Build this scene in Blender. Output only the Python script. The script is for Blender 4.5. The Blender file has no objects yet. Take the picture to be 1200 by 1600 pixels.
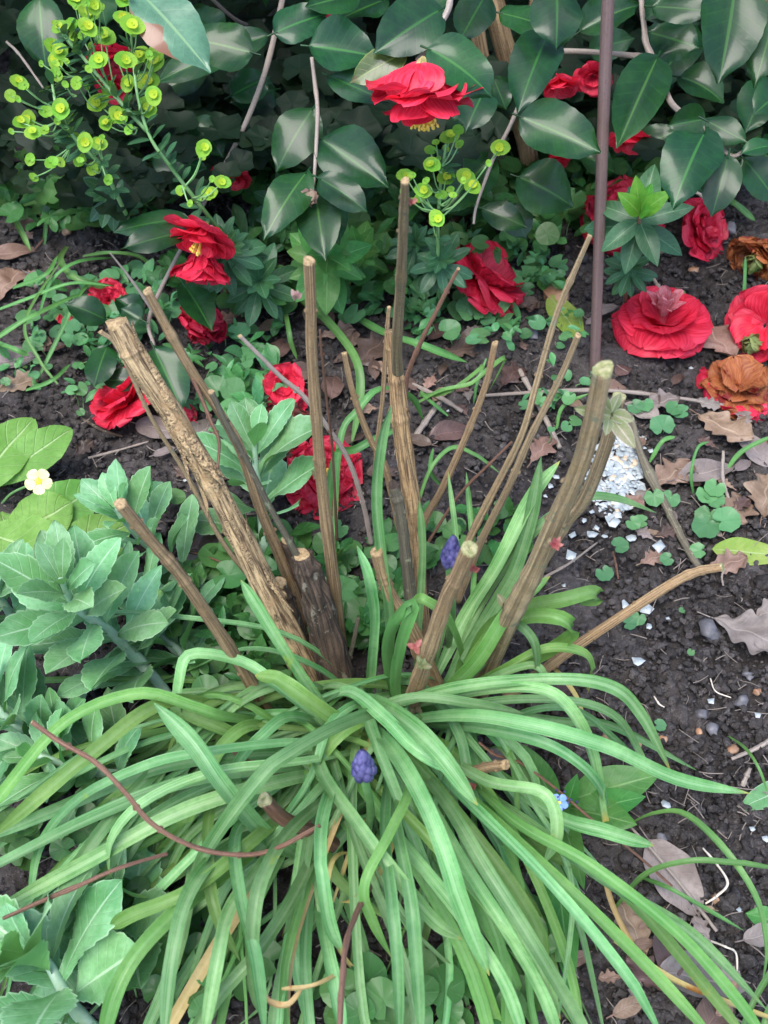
import bpy, math, random
import numpy as np
from mathutils import Vector as V
random.seed(7); NR = np.random.RandomState(11)
S = bpy.context.scene
COL = S.collection
# ---------------- camera, sky, sun, exposure ----------------
H, PITCH, F = 0.85, math.radians(50), 1640.0      # camera height, tilt down, focal length in photo pixels
cd = bpy.data.cameras.new("camera"); cam = bpy.data.objects.new("camera", cd); COL.objects.link(cam)
cam.location = (0, 0, H); cam.rotation_euler = (math.radians(90) - PITCH, 0, 0)
cd.sensor_fit = 'VERTICAL'; cd.sensor_height = 36; cd.sensor_width = 27; cd.lens = 36 * F / 1600
cd.clip_start = 0.01; cd.clip_end = 200
S.camera = cam
cd.dof.use_dof = True; cd.dof.focus_distance = 0.95; cd.dof.aperture_fstop = 14
W = bpy.data.worlds.new("World"); S.world = W; W.use_nodes = True
wt = W.node_tree; bg = wt.nodes['Background']
sky = wt.nodes.new('ShaderNodeTexSky'); sky.sky_type = 'NISHITA'; sky.sun_disc = False
SUN_EL, SUN_AZ = math.radians(68), math.radians(-150)
sky.sun_elevation = SUN_EL; sky.sun_rotation = SUN_AZ; sky.air_density = 1.0; sky.dust_density = 1.5; sky.ozone_density = 1.0
wt.links.new(sky.outputs[0], bg.inputs[0]); bg.inputs[1].default_value = 0.15
sd = bpy.data.lights.new("sun", 'SUN'); so = bpy.data.objects.new("sun", sd); COL.objects.link(so)
sd.energy = 1.3; sd.angle = math.radians(36); sd.color = (1, .965, .91)
sdir = V((math.sin(SUN_AZ) * math.cos(SUN_EL), math.cos(SUN_AZ) * math.cos(SUN_EL), math.sin(SUN_EL)))
so.rotation_euler = sdir.to_track_quat('Z', 'Y').to_euler()
S.view_settings.view_transform = 'Standard'; S.view_settings.look = 'None'
S.view_settings.exposure = 1.55; S.view_settings.gamma = 1; S.view_settings.use_curve_mapping = False
S.cycles.max_bounces = 8; S.cycles.transparent_max_bounces = 8

# ---------------- placing helpers ----------------
SP, CP = math.sin(PITCH), math.cos(PITCH)
def P(px, py, d):                      # photo pixel at camera depth d (metres) -> world
    x = (px - 600) / F; y = (py - 800) / F
    return V((x * d, (CP - y * SP) * d, H - (SP + y * CP) * d))
def Z(px, py, z=0.0):                  # photo pixel at height z -> world
    y = (py - 800) / F
    return P(px, py, (H - z) / (SP + y * CP))
def depth_of(p): return (p.y * CP + (H - p.z) * SP)
def lh(x, y):                          # low-frequency lie of the soil
    return 0.009 * np.sin(x * 7.1 + 1.3) * np.cos(y * 6.3 + .4) + 0.006 * np.sin(x * 15 + y * 11)
def Gd(px, py, dz=0.0):
    p = Z(px, py, 0)
    for _ in range(3): p = Z(px, py, float(lh(p.x, p.y)) + dz)
    return p
UP = V((0, 0, 1))
def to_cam(p): return (V((0, 0, H)) - p).normalized()
def rnd(a, b): return random.uniform(a, b)
def rvec(s=1): return V((rnd(-s, s), rnd(-s, s), rnd(-s, s)))
def smooth(pts, n=24):                 # Catmull-Rom resample
    p = [V(q) for q in pts]
    if len(p) == 2: return [p[0].lerp(p[1], i / (n - 1)) for i in range(n)]
    p = [p[0] * 2 - p[1]] + p + [p[-1] * 2 - p[-2]]
    out = []; m = len(p) - 3
    for i in range(n):
        u = i / (n - 1) * m; k = min(int(u), m - 1); t = u - k
        a, b, c, d = p[k], p[k+1], p[k+2], p[k+3]
        out.append(.5 * ((2*b) + (c-a)*t + (2*a-5*b+4*c-d)*t*t + (3*b-a-3*c+d)*t*t*t))
    return out
def interp(vals, t):
    u = t * (len(vals) - 1); k = min(int(u), len(vals) - 2) if len(vals) > 1 else 0
    return vals[0] if len(vals) == 1 else vals[k] + (vals[k+1] - vals[k]) * (u - k)

# ---------------- mesh builder ----------------
class MB:
    def __init__(s): s.v = []; s.f = []; s.uv = []; s.r = []; s.m = []
    def grid(s, pts, nu, nv, uvs, r=0.5, m=0, close=False):
        o = len(s.v); s.v += pts; s.uv += uvs; s.r += [r] * len(pts)
        c = nv if close else nv - 1
        for i in range(nu - 1):
            for j in range(c):
                j2 = (j + 1) % nv
                s.f.append((o+i*nv+j, o+i*nv+j2, o+(i+1)*nv+j2, o+(i+1)*nv+j)); s.m.append(m)
        return o
    def fan(s, ring, c, uv, r, m):
        o = len(s.v); s.v.append(c); s.uv.append(uv); s.r.append(r)
        n = len(ring)
        for j in range(n): s.f.append((ring[j], ring[(j+1) % n], o)); s.m.append(m)
    def build(s, name, mats, parent=None, loc=None, smoothf=True):
        if not isinstance(mats, (list, tuple)): mats = [mats]
        org = parent['_o'] if parent is not None else (loc if loc is not None else (0, 0, 0))
        org = V(org)
        me = bpy.data.meshes.new(name)
        a = np.array([tuple(q) for q in s.v], dtype=np.float64) - np.array(org)
        me.from_pydata(a.tolist(), [], s.f)
        uvl = me.uv_layers.new(name='UVMap')
        li = np.empty(len(me.loops), dtype=np.int32); me.loops.foreach_get('vertex_index', li)
        uvl.data.foreach_set('uv', np.array(s.uv, dtype=np.float32)[li].ravel())
        at = me.attributes.new('vr', 'FLOAT', 'POINT'); at.data.foreach_set('value', np.array(s.r, dtype=np.float32))
        for m in mats: me.materials.append(m)
        if len(mats) > 1: me.polygons.foreach_set('material_index', s.m)
        if smoothf: me.polygons.foreach_set('use_smooth', [True] * len(me.polygons))
        me.update()
        o = bpy.data.objects.new(name, me); COL.objects.link(o)
        if parent is not None: o.parent = parent
        else: o.location = org
        o['_o'] = tuple(org)
        return o
def tag(o, label=None, cat=None, group=None, kind=None):
    if label: o['label'] = label
    if cat: o['category'] = cat
    if group: o['group'] = group
    if kind: o['kind'] = kind
    return o
def thing(name, loc, label, cat, group=None):
    o = bpy.data.objects.new(name, None); COL.objects.link(o); o.location = loc; o.empty_display_size = .03
    o['_o'] = tuple(loc); return tag(o, label, cat, group)

# ---------------- shapes ----------------
def out_ellip(t): return max(0.0, math.sin(math.pi * t ** .85)) ** .75 * (1 - .25 * t ** 6)
def out_camel(t):
    w = math.sin(math.pi * min(1, t ** .8)) ** .72 if 0 < t < 1 else 0
    if t > .88: w = min(w, (1 - t) * 3.4 * (.55 + (1 - t) * 2.2))
    return max(w, .02)
def out_obov(t): return max(.06, math.sin(math.pi * min(1, max(0, t)) ** 1.55) ** .8) if t < 1 else .03
def out_lance(t): return max(.03, math.sin(math.pi * t ** .9) ** 1.1)
def out_petal_old(t): return max(.12, (math.sin(math.pi * .5 * min(1, t * 1.55 + .08))) * (1 if t < .8 else math.sqrt(max(0, 1 - ((t - .8) / .2) ** 2)) * .65 + .35 * (1 - ((t-.8)/.2)**3)))
def out_petal(t): return max(.14, (.14 + .86 * math.sin(math.pi / 2 * min(1, t / .62)) ** 1.1) if t < .62 else math.sqrt(max(0, 1 - ((t - .62) / .385) ** 2)))
def out_paddle(t): return max(.10, math.sin(math.pi * t ** 1.35) ** .7)
def blade(mb, B, D, N, L, Wd, out=out_ellip, nu=14, nv=7, bend=0.0, fold=0.15, wave=0.0, serr=0.0, nser=14, r=None, m=0, curl=0.0, lobes=0, crump=0.0, notch=0.0):
    D = D.normalized(); N = (N - D * N.dot(D)); N = N.normalized() if N.length > 1e-6 else D.orthogonal().normalized()
    Sd = D.cross(N); r = random.random() if r is None else r
    ph = rnd(0, 6.28); ph2 = rnd(0, 6.28)
    pts = []; uvs = []; p = V((0, 0, 0)); last = V(B)
    for i in range(nu):
        t = i / (nu - 1); a = bend * t
        d = D * math.cos(a) + N * math.sin(a); n = N * math.cos(a) - D * math.sin(a)
        if i: last = last + d * (L / (nu - 1))
        w0 = Wd / 2 * out(t)
        for j in range(nv):
            s = -1 + 2 * j / (nv - 1)
            w = w0
            if serr and abs(s) > .99: w *= 1 + serr * ((t * nser + (.5 if s > 0 else 0)) % 1.0 - .5) * min(1, 4 * t)
            if lobes: w *= 1 - .38 * (0.5 + .5 * math.cos(2 * math.pi * (t * lobes + (.18 if s > 0 else 0)))) * min(1, 6 * (1 - t)) * abs(s)
            z = fold * abs(s) * w + curl * s * s * w
            z += wave * Wd * math.sin(ph + t * 9 + s * 1.5) * abs(s) ** 2
            if crump: z += crump * Wd * (math.sin(t * 13 + ph + s * 4) + math.sin(s * 7 + t * 8 + ph2)) * .5; 
            q = last + Sd * (s * w) + n * z
            if notch: q = q - d * (notch * Wd * max(0, 1 - abs(s) * 2.5) * max(0, (t - .8) * 5))
            if crump: q = q + Sd * (crump * Wd * .6 * math.sin(t * 17 + ph2)) + d * (crump * Wd * .5 * math.sin(s * 9 + ph))
            pts.append(q); uvs.append((t, j / (nv - 1)))
    mb.grid(pts, nu, nv, uvs, r, m)
    return last
def disc_leaf(mb, C, N, X, R, kind='heart', cup=.12, wave=.05, r=None, m=0, nr=4, ns=20):
    N = N.normalized(); X = (X - N * X.dot(N)).normalized(); Y = N.cross(X)
    r = random.random() if r is None else r; ph = rnd(0, 6.28)
    pts = []; uvs = []
    for i in range(nr + 1):
        q = i / nr
        for j in range(ns + 1):
            a = -math.pi + 2 * math.pi * j / ns
            if kind == 'heart': rr = (1.0 + .22 * math.cos(a)) * (.25 + .75 * min(1, (math.pi - abs(a)) / .5)) * (1 + .05 * math.cos(12 * a))
            elif kind == 'ivy': rr = .62 + .38 * abs(math.cos(2.5 * a)) ** .8 * (1 if abs(a) < 2.2 else .8); rr *= (.4 + .6 * min(1, (math.pi - abs(a)) / .4))
            elif kind == 'scallop': rr = (1 + .09 * math.cos(14 * a)) * (.35 + .65 * min(1, (math.pi - abs(a)) / .45))
            elif kind == 'round': rr = 1 + .04 * math.cos(3 * a + ph)
            else: rr = 1.0 * (.15 + .85 * min(1, (math.pi - abs(a)) / .9)) * (1 + .1 * math.cos(2 * a + math.pi))
            x, y = q * rr * math.cos(a), q * rr * math.sin(a)
            z = cup * q * q + wave * math.sin(5 * a + ph) * q * q - .10 * math.exp(-abs(y) * 9) * q
            pts.append(C + X * (x * R) + Y * (y * R) + N * (z * R)); uvs.append((.5 + x / 2.6, .5 + y / 2.6))
    mb.grid(pts, nr + 1, ns + 1, uvs, r, m)
def tube(mb, pts, rad, n=8, res=None, rough=0.0, cap=1, mcap=0, m=0, r=.5, knots=0, ridges=0.0, flat0=None):
    res = res or max(8, len(pts) * 5); c = smooth(pts, res)
    ph = [rnd(0, 6.28) for _ in range(6)]; kn = [rnd(.08, .95) for _ in range(knots)]
    T = (c[1] - c[0]).normalized(); A = T.orthogonal().normalized()
    P_ = []; U = []; l = 0
    for i in range(res):
        t = i / (res - 1)
        T = (c[min(i+1, res-1)] - c[max(i-1, 0)]).normalized()
        A = (A - T * A.dot(T)).normalized(); B = T.cross(A)
        if i: l += (c[i] - c[i-1]).length
        R = interp(rad, t)
        for k in kn: R *= 1 + .13 * math.exp(-((t - k) * (res / 1.6)) ** 2)
        for j in range(n):
            a = 2 * math.pi * j / n
            rr = R * (1 + rough * (math.sin(3*a + ph[0] + t*5) * .5 + math.sin(2*a + t*23 + ph[1]) * .4 + math.sin(5*a - t*31 + ph[2]) * .3))
            if ridges: rr += R * ridges * math.sin(a * 5 + 2.2 * math.sin(t * 9 + ph[3]) + ph[4]) * (.6 + .4 * math.sin(t * 40 + a * 2))
            P_.append(c[i] + A * (rr * math.cos(a)) + B * (rr * math.sin(a))); U.append((j / n, l / .1))
    o = mb.grid(P_, res, n, U, r, m, close=True)
    if cap:
        mb.fan([o + (res-1)*n + j for j in range(n)], c[-1] , (.5, .5), r, mcap)
        mb.fan([o + j for j in range(n)][::-1], c[0], (.5, .5), r, mcap)
    return c
def cut_disc(C, T, R, mat, parent, name='cut_end'):   # slightly domed, rough sawn end
    mb = MB(); T = T.normalized(); A = T.orthogonal().normalized(); B = T.cross(A); ph = rnd(0, 6)
    pts = []; uv = []
    sl = rnd(0, 6.28); sa = rnd(.1, .45)
    for i, q in enumerate((1.0, .97, .8, .45, .12)):
        for j in range(14):
            a = 2 * math.pi * j / 14; k = q * (1 + .06 * math.sin(3 * a + ph))
            z = (-.3 if i == 0 else .12 + sa * (1 + q * math.cos(a - sl)) - .10 * (1 - q) + .07 * math.sin(5 * a + i + ph))
            pts.append(C + (A * math.cos(a) + B * math.sin(a)) * (R * k) + T * (R * z)); uv.append((.5 + .5 * q * math.cos(a), .5 + .5 * q * math.sin(a)))
    o = mb.grid(pts, 5, 14, uv, .5, 0, close=True)
    mb.fan([o + 4 * 14 + j for j in range(14)], C - T * (R * .12), (.5, .5), .5, 0)
    return mb.build(name, mat, parent)
def strap(mb, pts, w, n=30, nv=6, face=.35, gut=.35, twist=(0, 0), base=.55, tip=.22, r=None, blunt=False):
    c = smooth(pts, n); r = random.random() if r is None else r
    if n > 25 and random.random() < .5:
        kk = random.randint(n // 2, n - 6); kd = rvec(.5) + V((0, 0, -.35))
        for i in range(kk, n): c[i] = c[i] + kd * ((i - kk) / n * (c[-1] - c[0]).length * .35)
    hd = c[-1] - c[0]; hd.z = 0
    sh = hd.cross(UP).normalized() if hd.length > .02 else V((1, 0, 0))
    P_ = []; U = []; prev = None; ph = rnd(0, 6)
    for i in range(n):
        t = i / (n - 1); T = (c[min(i+1, n-1)] - c[max(i-1, 0)]).normalized()
        sc = T.cross(to_cam(c[i]))
        sc = sc.normalized() if sc.length > .1 else sh
        if sc.dot(sh) < 0: sc = -sc
        s_ = sh * (1 - face) + sc * face; s_ = (s_ - T * s_.dot(T)).normalized()
        if prev is not None and s_.dot(prev) < 0: s_ = -s_
        prev = s_.copy()
        a = twist[0] + (twist[1] - twist[0]) * t + .12 * math.sin(t * 6 + ph)
        N = T.cross(s_)
        if N.z < 0 : N = -N
        s2 = s_ * math.cos(a) + N * math.sin(a); N2 = N * math.cos(a) - s_ * math.sin(a)
        hw = w / 2 * min(1, base + t * 2.2) * (1 if t < 1 - tip else (max(.0, 1 - ((t - 1 + tip) / tip) ** 2.2) * .97 + .03))
        if blunt and t > .96: hw = max(hw, w * .3)
        hw *= 1 + .05 * math.sin(t * 14 + ph)
        for j in range(nv):
            s = -1 + 2 * j / (nv - 1)
            P_.append(c[i] + s2 * (s * hw) + N2 * (gut * hw * (s * s - .3)) ); U.append((t, j / (nv - 1)))
    mb.grid(P_, n, nv, U, r, 0)
    return c

# ---------------- materials ----------------
def newmat(name):
    m = bpy.data.materials.new(name); m.use_nodes = True; nt = m.node_tree
    return m, nt, nt.nodes['Principled BSDF']
def nd(nt, t, **k):
    n = nt.nodes.new('ShaderNode' + t)
    for a, b in k.items(): setattr(n, a, b)
    return n
def mathn(nt, op, a, b=None, c=None):
    n = nd(nt, 'Math', operation=op)
    for i, x in enumerate((a, b, c)):
        if x is None: continue
        if isinstance(x, (int, float)): n.inputs[i].default_value = x
        else: nt.links.new(x, n.inputs[i])
    return n.outputs[0]
def mix(nt, f, a, b, mode='MIX'):
    n = nd(nt, 'Mix', data_type='RGBA', blend_type=mode)
    for s, x in ((n.inputs[0], f), (n.inputs[6], a), (n.inputs[7], b)):
        if isinstance(x, (int, float)): s.default_value = x
        elif isinstance(x, tuple): s.default_value = (*x[:3], 1)
        else: nt.links.new(x, s)
    return n.outputs[2]
def ramp(nt, x, a, b):    # smoothstep map a..b -> 0..1
    n = nd(nt, 'MapRange', interpolation_type='SMOOTHSTEP'); nt.links.new(x, n.inputs[0])
    n.inputs[1].default_value = a; n.inputs[2].default_value = b
    return n.outputs[0]
def noise(nt, vec, scale, detail=4, rough=.6, dist=0):
    n = nd(nt, 'TexNoise'); n.inputs['Scale'].default_value = scale; n.inputs['Detail'].default_value = detail
    n.inputs['Roughness'].default_value = rough; n.inputs['Distortion'].default_value = dist
    if vec is not None: nt.links.new(vec, n.inputs['Vector'])
    return n.outputs['Fac']
def geo_pos(nt): return nd(nt, 'TexCoord').outputs['Object']
def variation(nt):
    oi = nd(nt, 'ObjectInfo').outputs['Random']; at = nd(nt, 'Attribute', attribute_name='vr').outputs['Fac']
    return mathn(nt, 'FRACT', mathn(nt, 'ADD', oi, at))
def leafmat(name, c1, c2, vein, back, rough=.45, veins='net', trans=.25, coat=0.0, spot=None, edge=None, tipc=None, vary=.35, bump=.3, spotlo=.62, patch=None, vs=1.0):
    m, nt, b = newmat(name)
    uv = nd(nt, 'UVMap', uv_map='UVMap').outputs[0]; sx = nd(nt, 'SeparateXYZ'); nt.links.new(uv, sx.inputs[0])
    u, v = sx.outputs[0], sx.outputs[1]
    a = mathn(nt, 'MULTIPLY', mathn(nt, 'ABSOLUTE', mathn(nt, 'SUBTRACT', v, .5)), 2)
    pos = geo_pos(nt); var = variation(nt)
    n1 = noise(nt, pos, 28, 5); col = mix(nt, ramp(nt, n1, .35, .68), c1, c2)
    n2 = noise(nt, pos, 260, 3); col = mix(nt, mathn(nt, 'MULTIPLY', ramp(nt, n2, .4, .75), .35), col, tuple(x * .6 for x in c1))
    hgt = n2
    if veins == 'net':
        mid = mathn(nt, 'SUBTRACT', 1, ramp(nt, a, .02, .075))
        q = mathn(nt, 'FRACT', mathn(nt, 'SUBTRACT', mathn(nt, 'MULTIPLY', u, 8.5), mathn(nt, 'MULTIPLY', a, 1.6)))
        sv = mathn(nt, 'SUBTRACT', 1, ramp(nt, mathn(nt, 'ABSOLUTE', mathn(nt, 'SUBTRACT', q, .5)), .0, .10))
        mask = mathn(nt, 'MAXIMUM', mathn(nt, 'MULTIPLY', mid, .85), mathn(nt, 'MULTIPLY', sv, .28 * vs))
        hgt = mathn(nt, 'SUBTRACT', mathn(nt, 'MULTIPLY', n2, .4), mathn(nt, 'ADD', mathn(nt, 'MULTIPLY', sv, .6), mid))
    elif veins == 'par':
        cmb = nd(nt, 'CombineXYZ'); nt.links.new(mathn(nt, 'MULTIPLY', u, 1.5), cmb.inputs[0]); nt.links.new(mathn(nt, 'MULTIPLY', v, 34), cmb.inputs[1]); nt.links.new(mathn(nt, 'MULTIPLY', var, 40), cmb.inputs[2])
        st = noise(nt, cmb.outputs[0], 1, 2, .5)
        mask = mathn(nt, 'ADD', mathn(nt, 'MULTIPLY', ramp(nt, st, .38, .66), .42), mathn(nt, 'MULTIPLY', mathn(nt, 'SUBTRACT', 1, ramp(nt, a, .03, .4)), .28))
        hgt = mathn(nt, 'ADD', st, mathn(nt, 'MULTIPLY', n2, .15))
    else:
        ang = nd(nt, 'Math', operation='ARCTAN2'); nt.links.new(mathn(nt, 'SUBTRACT', v, .5), ang.inputs[0]); nt.links.new(mathn(nt, 'SUBTRACT', u, .42), ang.inputs[1])
        q = mathn(nt, 'ABSOLUTE', mathn(nt, 'SUBTRACT', mathn(nt, 'FRACT', mathn(nt, 'MULTIPLY', ang.outputs[0], 1.273)), .5))
        sv = mathn(nt, 'SUBTRACT', 1, ramp(nt, q, 0, .13)); mask = mathn(nt, 'MULTIPLY', sv, .4)
        hgt = mathn(nt, 'SUBTRACT', mathn(nt, 'MULTIPLY', n2, .5), mathn(nt, 'MULTIPLY', sv, .7))
    col = mix(nt, mask, col, vein)
    if edge: col = mix(nt, mathn(nt, 'MULTIPLY', ramp(nt, a, .9, .99), .6), col, edge)
    if tipc:
        f = mathn(nt, 'MULTIPLY', ramp(nt, mathn(nt, 'ADD', u, mathn(nt, 'MULTIPLY', n1, .10)), 1.01, 1.06), ramp(nt, var, .5, .6)); col = mix(nt, f, col, tipc)
    if patch:
        pf = ramp(nt, mathn(nt, 'ADD', mathn(nt, 'SUBTRACT', mathn(nt, 'ABSOLUTE', mathn(nt, 'SUBTRACT', v, .5)), mathn(nt, 'ABSOLUTE', mathn(nt, 'SUBTRACT', u, .45))), mathn(nt, 'MULTIPLY', noise(nt, pos, 40, 4, .6), .35)), .34, .38)
        pf = mathn(nt, 'MULTIPLY', pf, ramp(nt, v, .49, .51)); col = mix(nt, pf, col, patch)
    if spot:
        sp = noise(nt, pos, 19, 4, .7); col = mix(nt, ramp(nt, sp, spotlo, spotlo + .07), col, spot)
    geo = nd(nt, 'NewGeometry'); col = mix(nt, mathn(nt, 'MULTIPLY', geo.outputs['Backfacing'], .7), col, back)
    hsv = nd(nt, 'HueSaturation'); nt.links.new(col, hsv.inputs['Color'])
    nt.links.new(mathn(nt, 'ADD', 1 - vary / 2, mathn(nt, 'MULTIPLY', var, vary)), hsv.inputs['Value'])
    nt.links.new(mathn(nt, 'ADD', .5 - .018, mathn(nt, 'MULTIPLY', mathn(nt, 'FRACT', mathn(nt, 'MULTIPLY', var, 7.3)), .036)), hsv.inputs['Hue'])
    col = hsv.outputs[0]
    nt.links.new(col, b.inputs['Base Color'])
    nt.links.new(mathn(nt, 'ADD', rough - .08, mathn(nt, 'MULTIPLY', n1, .22)), b.inputs['Roughness'])
    b.inputs['Coat Weight'].default_value = coat; b.inputs['Coat Roughness'].default_value = .15; b.inputs['Specular IOR Level'].default_value = .25
    bp = nd(nt, 'Bump'); bp.inputs['Strength'].default_value = bump; bp.inputs['Distance'].default_value = .0008
    nt.links.new(hgt, bp.inputs['Height']); nt.links.new(bp.outputs[0], b.inputs['Normal'])
    tr = nd(nt, 'BsdfTranslucent'); nt.links.new(mix(nt, .5, col, (.30, .45, .05), 'MIX') if trans < .5 else col, tr.inputs[0])
    ms = nd(nt, 'MixShader'); ms.inputs[0].default_value = trans if trans < .5 else .3
    nt.links.new(b.outputs[0], ms.inputs[1]); nt.links.new(tr.outputs[0], ms.inputs[2])
    nt.links.new(ms.outputs[0], nt.nodes['Material Output'].inputs[0])
    return m
def petalmat(name, c1, c2, basec, blotch=None, blo=.58, rough=.5):
    m, nt, b = newmat(name)
    uv = nd(nt, 'UVMap', uv_map='UVMap').outputs[0]; sx = nd(nt, 'SeparateXYZ'); nt.links.new(uv, sx.inputs[0]); u, v = sx.outputs[0], sx.outputs[1]
    pos = geo_pos(nt); var = variation(nt)
    cmb = nd(nt, 'CombineXYZ'); nt.links.new(mathn(nt, 'MULTIPLY', u, 2), cmb.inputs[0]); nt.links.new(mathn(nt, 'MULTIPLY', v, 22), cmb.inputs[1]); nt.links.new(mathn(nt, 'MULTIPLY', var, 30), cmb.inputs[2])
    st = noise(nt, cmb.outputs[0], 1, 3)
    col = mix(nt, ramp(nt, st, .35, .65), c1, c2)
    col = mix(nt, mathn(nt, 'MULTIPLY', mathn(nt, 'SUBTRACT', 1, ramp(nt, u, .0, .22)), .8), col, basec)
    if blotch:
        bl = noise(nt, pos, 45, 5, .65); col = mix(nt, ramp(nt, bl, blo, blo + .1), col, blotch)
    hsv = nd(nt, 'HueSaturation'); nt.links.new(col, hsv.inputs['Color']); nt.links.new(mathn(nt, 'ADD', .8, mathn(nt, 'MULTIPLY', var, .35)), hsv.inputs['Value'])
    nt.links.new(hsv.outputs[0], b.inputs['Base Color']); b.inputs['Roughness'].default_value = rough
    b.inputs['Subsurface Weight'].default_value = .25; b.inputs['Subsurface Radius'].default_value = (.004, .001, .001)
    bp = nd(nt, 'Bump'); bp.inputs['Strength'].default_value = .35; bp.inputs['Distance'].default_value = .001
    nt.links.new(st, bp.inputs['Height']); nt.links.new(bp.outputs[0], b.inputs['Normal'])
    tr = nd(nt, 'BsdfTranslucent'); nt.links.new(hsv.outputs[0], tr.inputs[0]); ms = nd(nt, 'MixShader'); ms.inputs[0].default_value = .32
    nt.links.new(b.outputs[0], ms.inputs[1]); nt.links.new(tr.outputs[0], ms.inputs[2]); nt.links.new(ms.outputs[0], nt.nodes['Material Output'].inputs[0])
    return m
def barkmat(name, c1, c2, c3, around=6, along=1.2, bump=.6, rough=.75, lich=None):
    m, nt, b = newmat(name)
    uv = nd(nt, 'UVMap', uv_map='UVMap').outputs[0]; sx = nd(nt, 'SeparateXYZ'); nt.links.new(uv, sx.inputs[0]); u, v = sx.outputs[0], sx.outputs[1]
    an = mathn(nt, 'MULTIPLY', u, 2 * math.pi); cmb = nd(nt, 'CombineXYZ')
    nt.links.new(mathn(nt, 'MULTIPLY', mathn(nt, 'COSINE', an), around * .5), cmb.inputs[0]); nt.links.new(mathn(nt, 'MULTIPLY', mathn(nt, 'SINE', an), around * .5), cmb.inputs[1])
    nt.links.new(mathn(nt, 'ADD', mathn(nt, 'MULTIPLY', v, along), mathn(nt, 'MULTIPLY', variation(nt), 20)), cmb.inputs[2])
    s1 = noise(nt, cmb.outputs[0], 1.3, 6, .65, .4); s2 = noise(nt, geo_pos(nt), 420, 4, .7); s3 = noise(nt, geo_pos(nt), 60, 4, .6)
    col = mix(nt, ramp(nt, s1, .36, .62), c1, c2); col = mix(nt, ramp(nt, s3, .5, .72), col, c3); col = mix(nt, mathn(nt, 'MULTIPLY', ramp(nt, s2, .5, .7), .45), col, tuple(x * .45 for x in c1))
    if lich: col = mix(nt, ramp(nt, noise(nt, geo_pos(nt), 90, 4, .7), .58, .64), col, lich)
    hsv = nd(nt, 'HueSaturation'); nt.links.new(col, hsv.inputs['Color']); nt.links.new(mathn(nt, 'ADD', .85, mathn(nt, 'MULTIPLY', variation(nt), .3)), hsv.inputs['Value'])
    nt.links.new(hsv.outputs[0], b.inputs['Base Color']); b.inputs['Roughness'].default_value = rough
    bp = nd(nt, 'Bump'); bp.inputs['Strength'].default_value = bump; bp.inputs['Distance'].default_value = .0022
    nt.links.new(mathn(nt, 'ADD', s1, mathn(nt, 'MULTIPLY', s2, .35)), bp.inputs['Height']); nt.links.new(bp.outputs[0], b.inputs['Normal'])
    return m
def plainmat(name, c1, c2, scale=80, rough=.6, bump=.3, vary=.3, spec=.5):
    m, nt, b = newmat(name); pos = geo_pos(nt); n1 = noise(nt, pos, scale, 5, .65)
    col = mix(nt, ramp(nt, n1, .35, .65), c1, c2)
    hsv = nd(nt, 'HueSaturation'); nt.links.new(col, hsv.inputs['Color']); nt.links.new(mathn(nt, 'ADD', 1 - vary / 2, mathn(nt, 'MULTIPLY', variation(nt), vary)), hsv.inputs['Value'])
    nt.links.new(hsv.outputs[0], b.inputs['Base Color']); b.inputs['Roughness'].default_value = rough; b.inputs['Specular IOR Level'].default_value = spec
    bp = nd(nt, 'Bump'); bp.inputs['Strength'].default_value = bump; bp.inputs['Distance'].default_value = .001
    nt.links.new(n1, bp.inputs['Height']); nt.links.new(bp.outputs[0], b.inputs['Normal'])
    return m
M = {}
M['blue'] = leafmat('bluebell_leaf', (.070, .24, .055), (.185, .39, .13), (.37, .54, .29), (.11, .30, .07), .33, 'par', .12, .15, tipc=(.45, .38, .08), vary=.6, bump=.9, spot=(.28, .40, .08), spotlo=.66)
M['bluey'] = leafmat('bluebell_leaf_fresh', (.11, .29, .05), (.20, .40, .09), (.30, .48, .20), (.16, .34, .08), .36, 'par', .28, .12, tipc=(.5, .42, .1), vary=.5, bump=.9, spot=(.34, .36, .07), spotlo=.66)
M['bluedead'] = leafmat('withered_strap', (.42, .30, .09), (.55, .42, .18), (.6, .5, .25), (.5, .4, .2), .6, 'par', .2, 0, spot=(.35, .12, .03), vary=.2)
M['snow'] = leafmat('narrow_strap_leaf', (.06, .20, .05), (.12, .32, .08), (.2, .38, .12), (.08, .22, .05), .35, 'par', .25, .2, vary=.35, bump=.4)
M['sedum'] = leafmat('sedum_leaf', (.11, .29, .10), (.22, .43, .21), (.36, .54, .33), (.17, .44, .12), .42, 'net', .12, .12, vs=.6, edge=(.40, .58, .36), vary=.45, bump=.5, spot=(.28, .50, .16), spotlo=.66)
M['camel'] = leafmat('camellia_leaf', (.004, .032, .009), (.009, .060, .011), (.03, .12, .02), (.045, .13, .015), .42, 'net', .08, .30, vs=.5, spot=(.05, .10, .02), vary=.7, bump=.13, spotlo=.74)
M['camelbrown'] = leafmat('camellia_leaf_scorched', (.07, .17, .09), (.11, .24, .13), (.2, .32, .15), (.06, .15, .03), .3, 'net', .12, .4, patch=(.20, .08, .05), vs=.5, vary=.1, bump=.15)
M['camelolive'] = leafmat('camellia_leaf_olive', (.05, .09, .02), (.10, .14, .03), (.2, .26, .05), (.07, .12, .02), .3, 'net', .2, .5, edge=(.25, .32, .05), spot=(.10, .05, .015), vary=.2, spotlo=.56)
M['ivy'] = leafmat('ivy_leaf', (.002, .010, .004), (.005, .018, .007), (.02, .04, .015), (.006, .02, .006), .55, 'rad', .08, 0, vary=.6)  # ivy green taken near black: shade of the background gaps is in the colour
M['robb'] = leafmat('spurge_leaf', (.028, .10, .04), (.05, .15, .065), (.13, .26, .12), (.05, .15, .06), .42, 'net', .15, .15, vary=.4)
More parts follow.
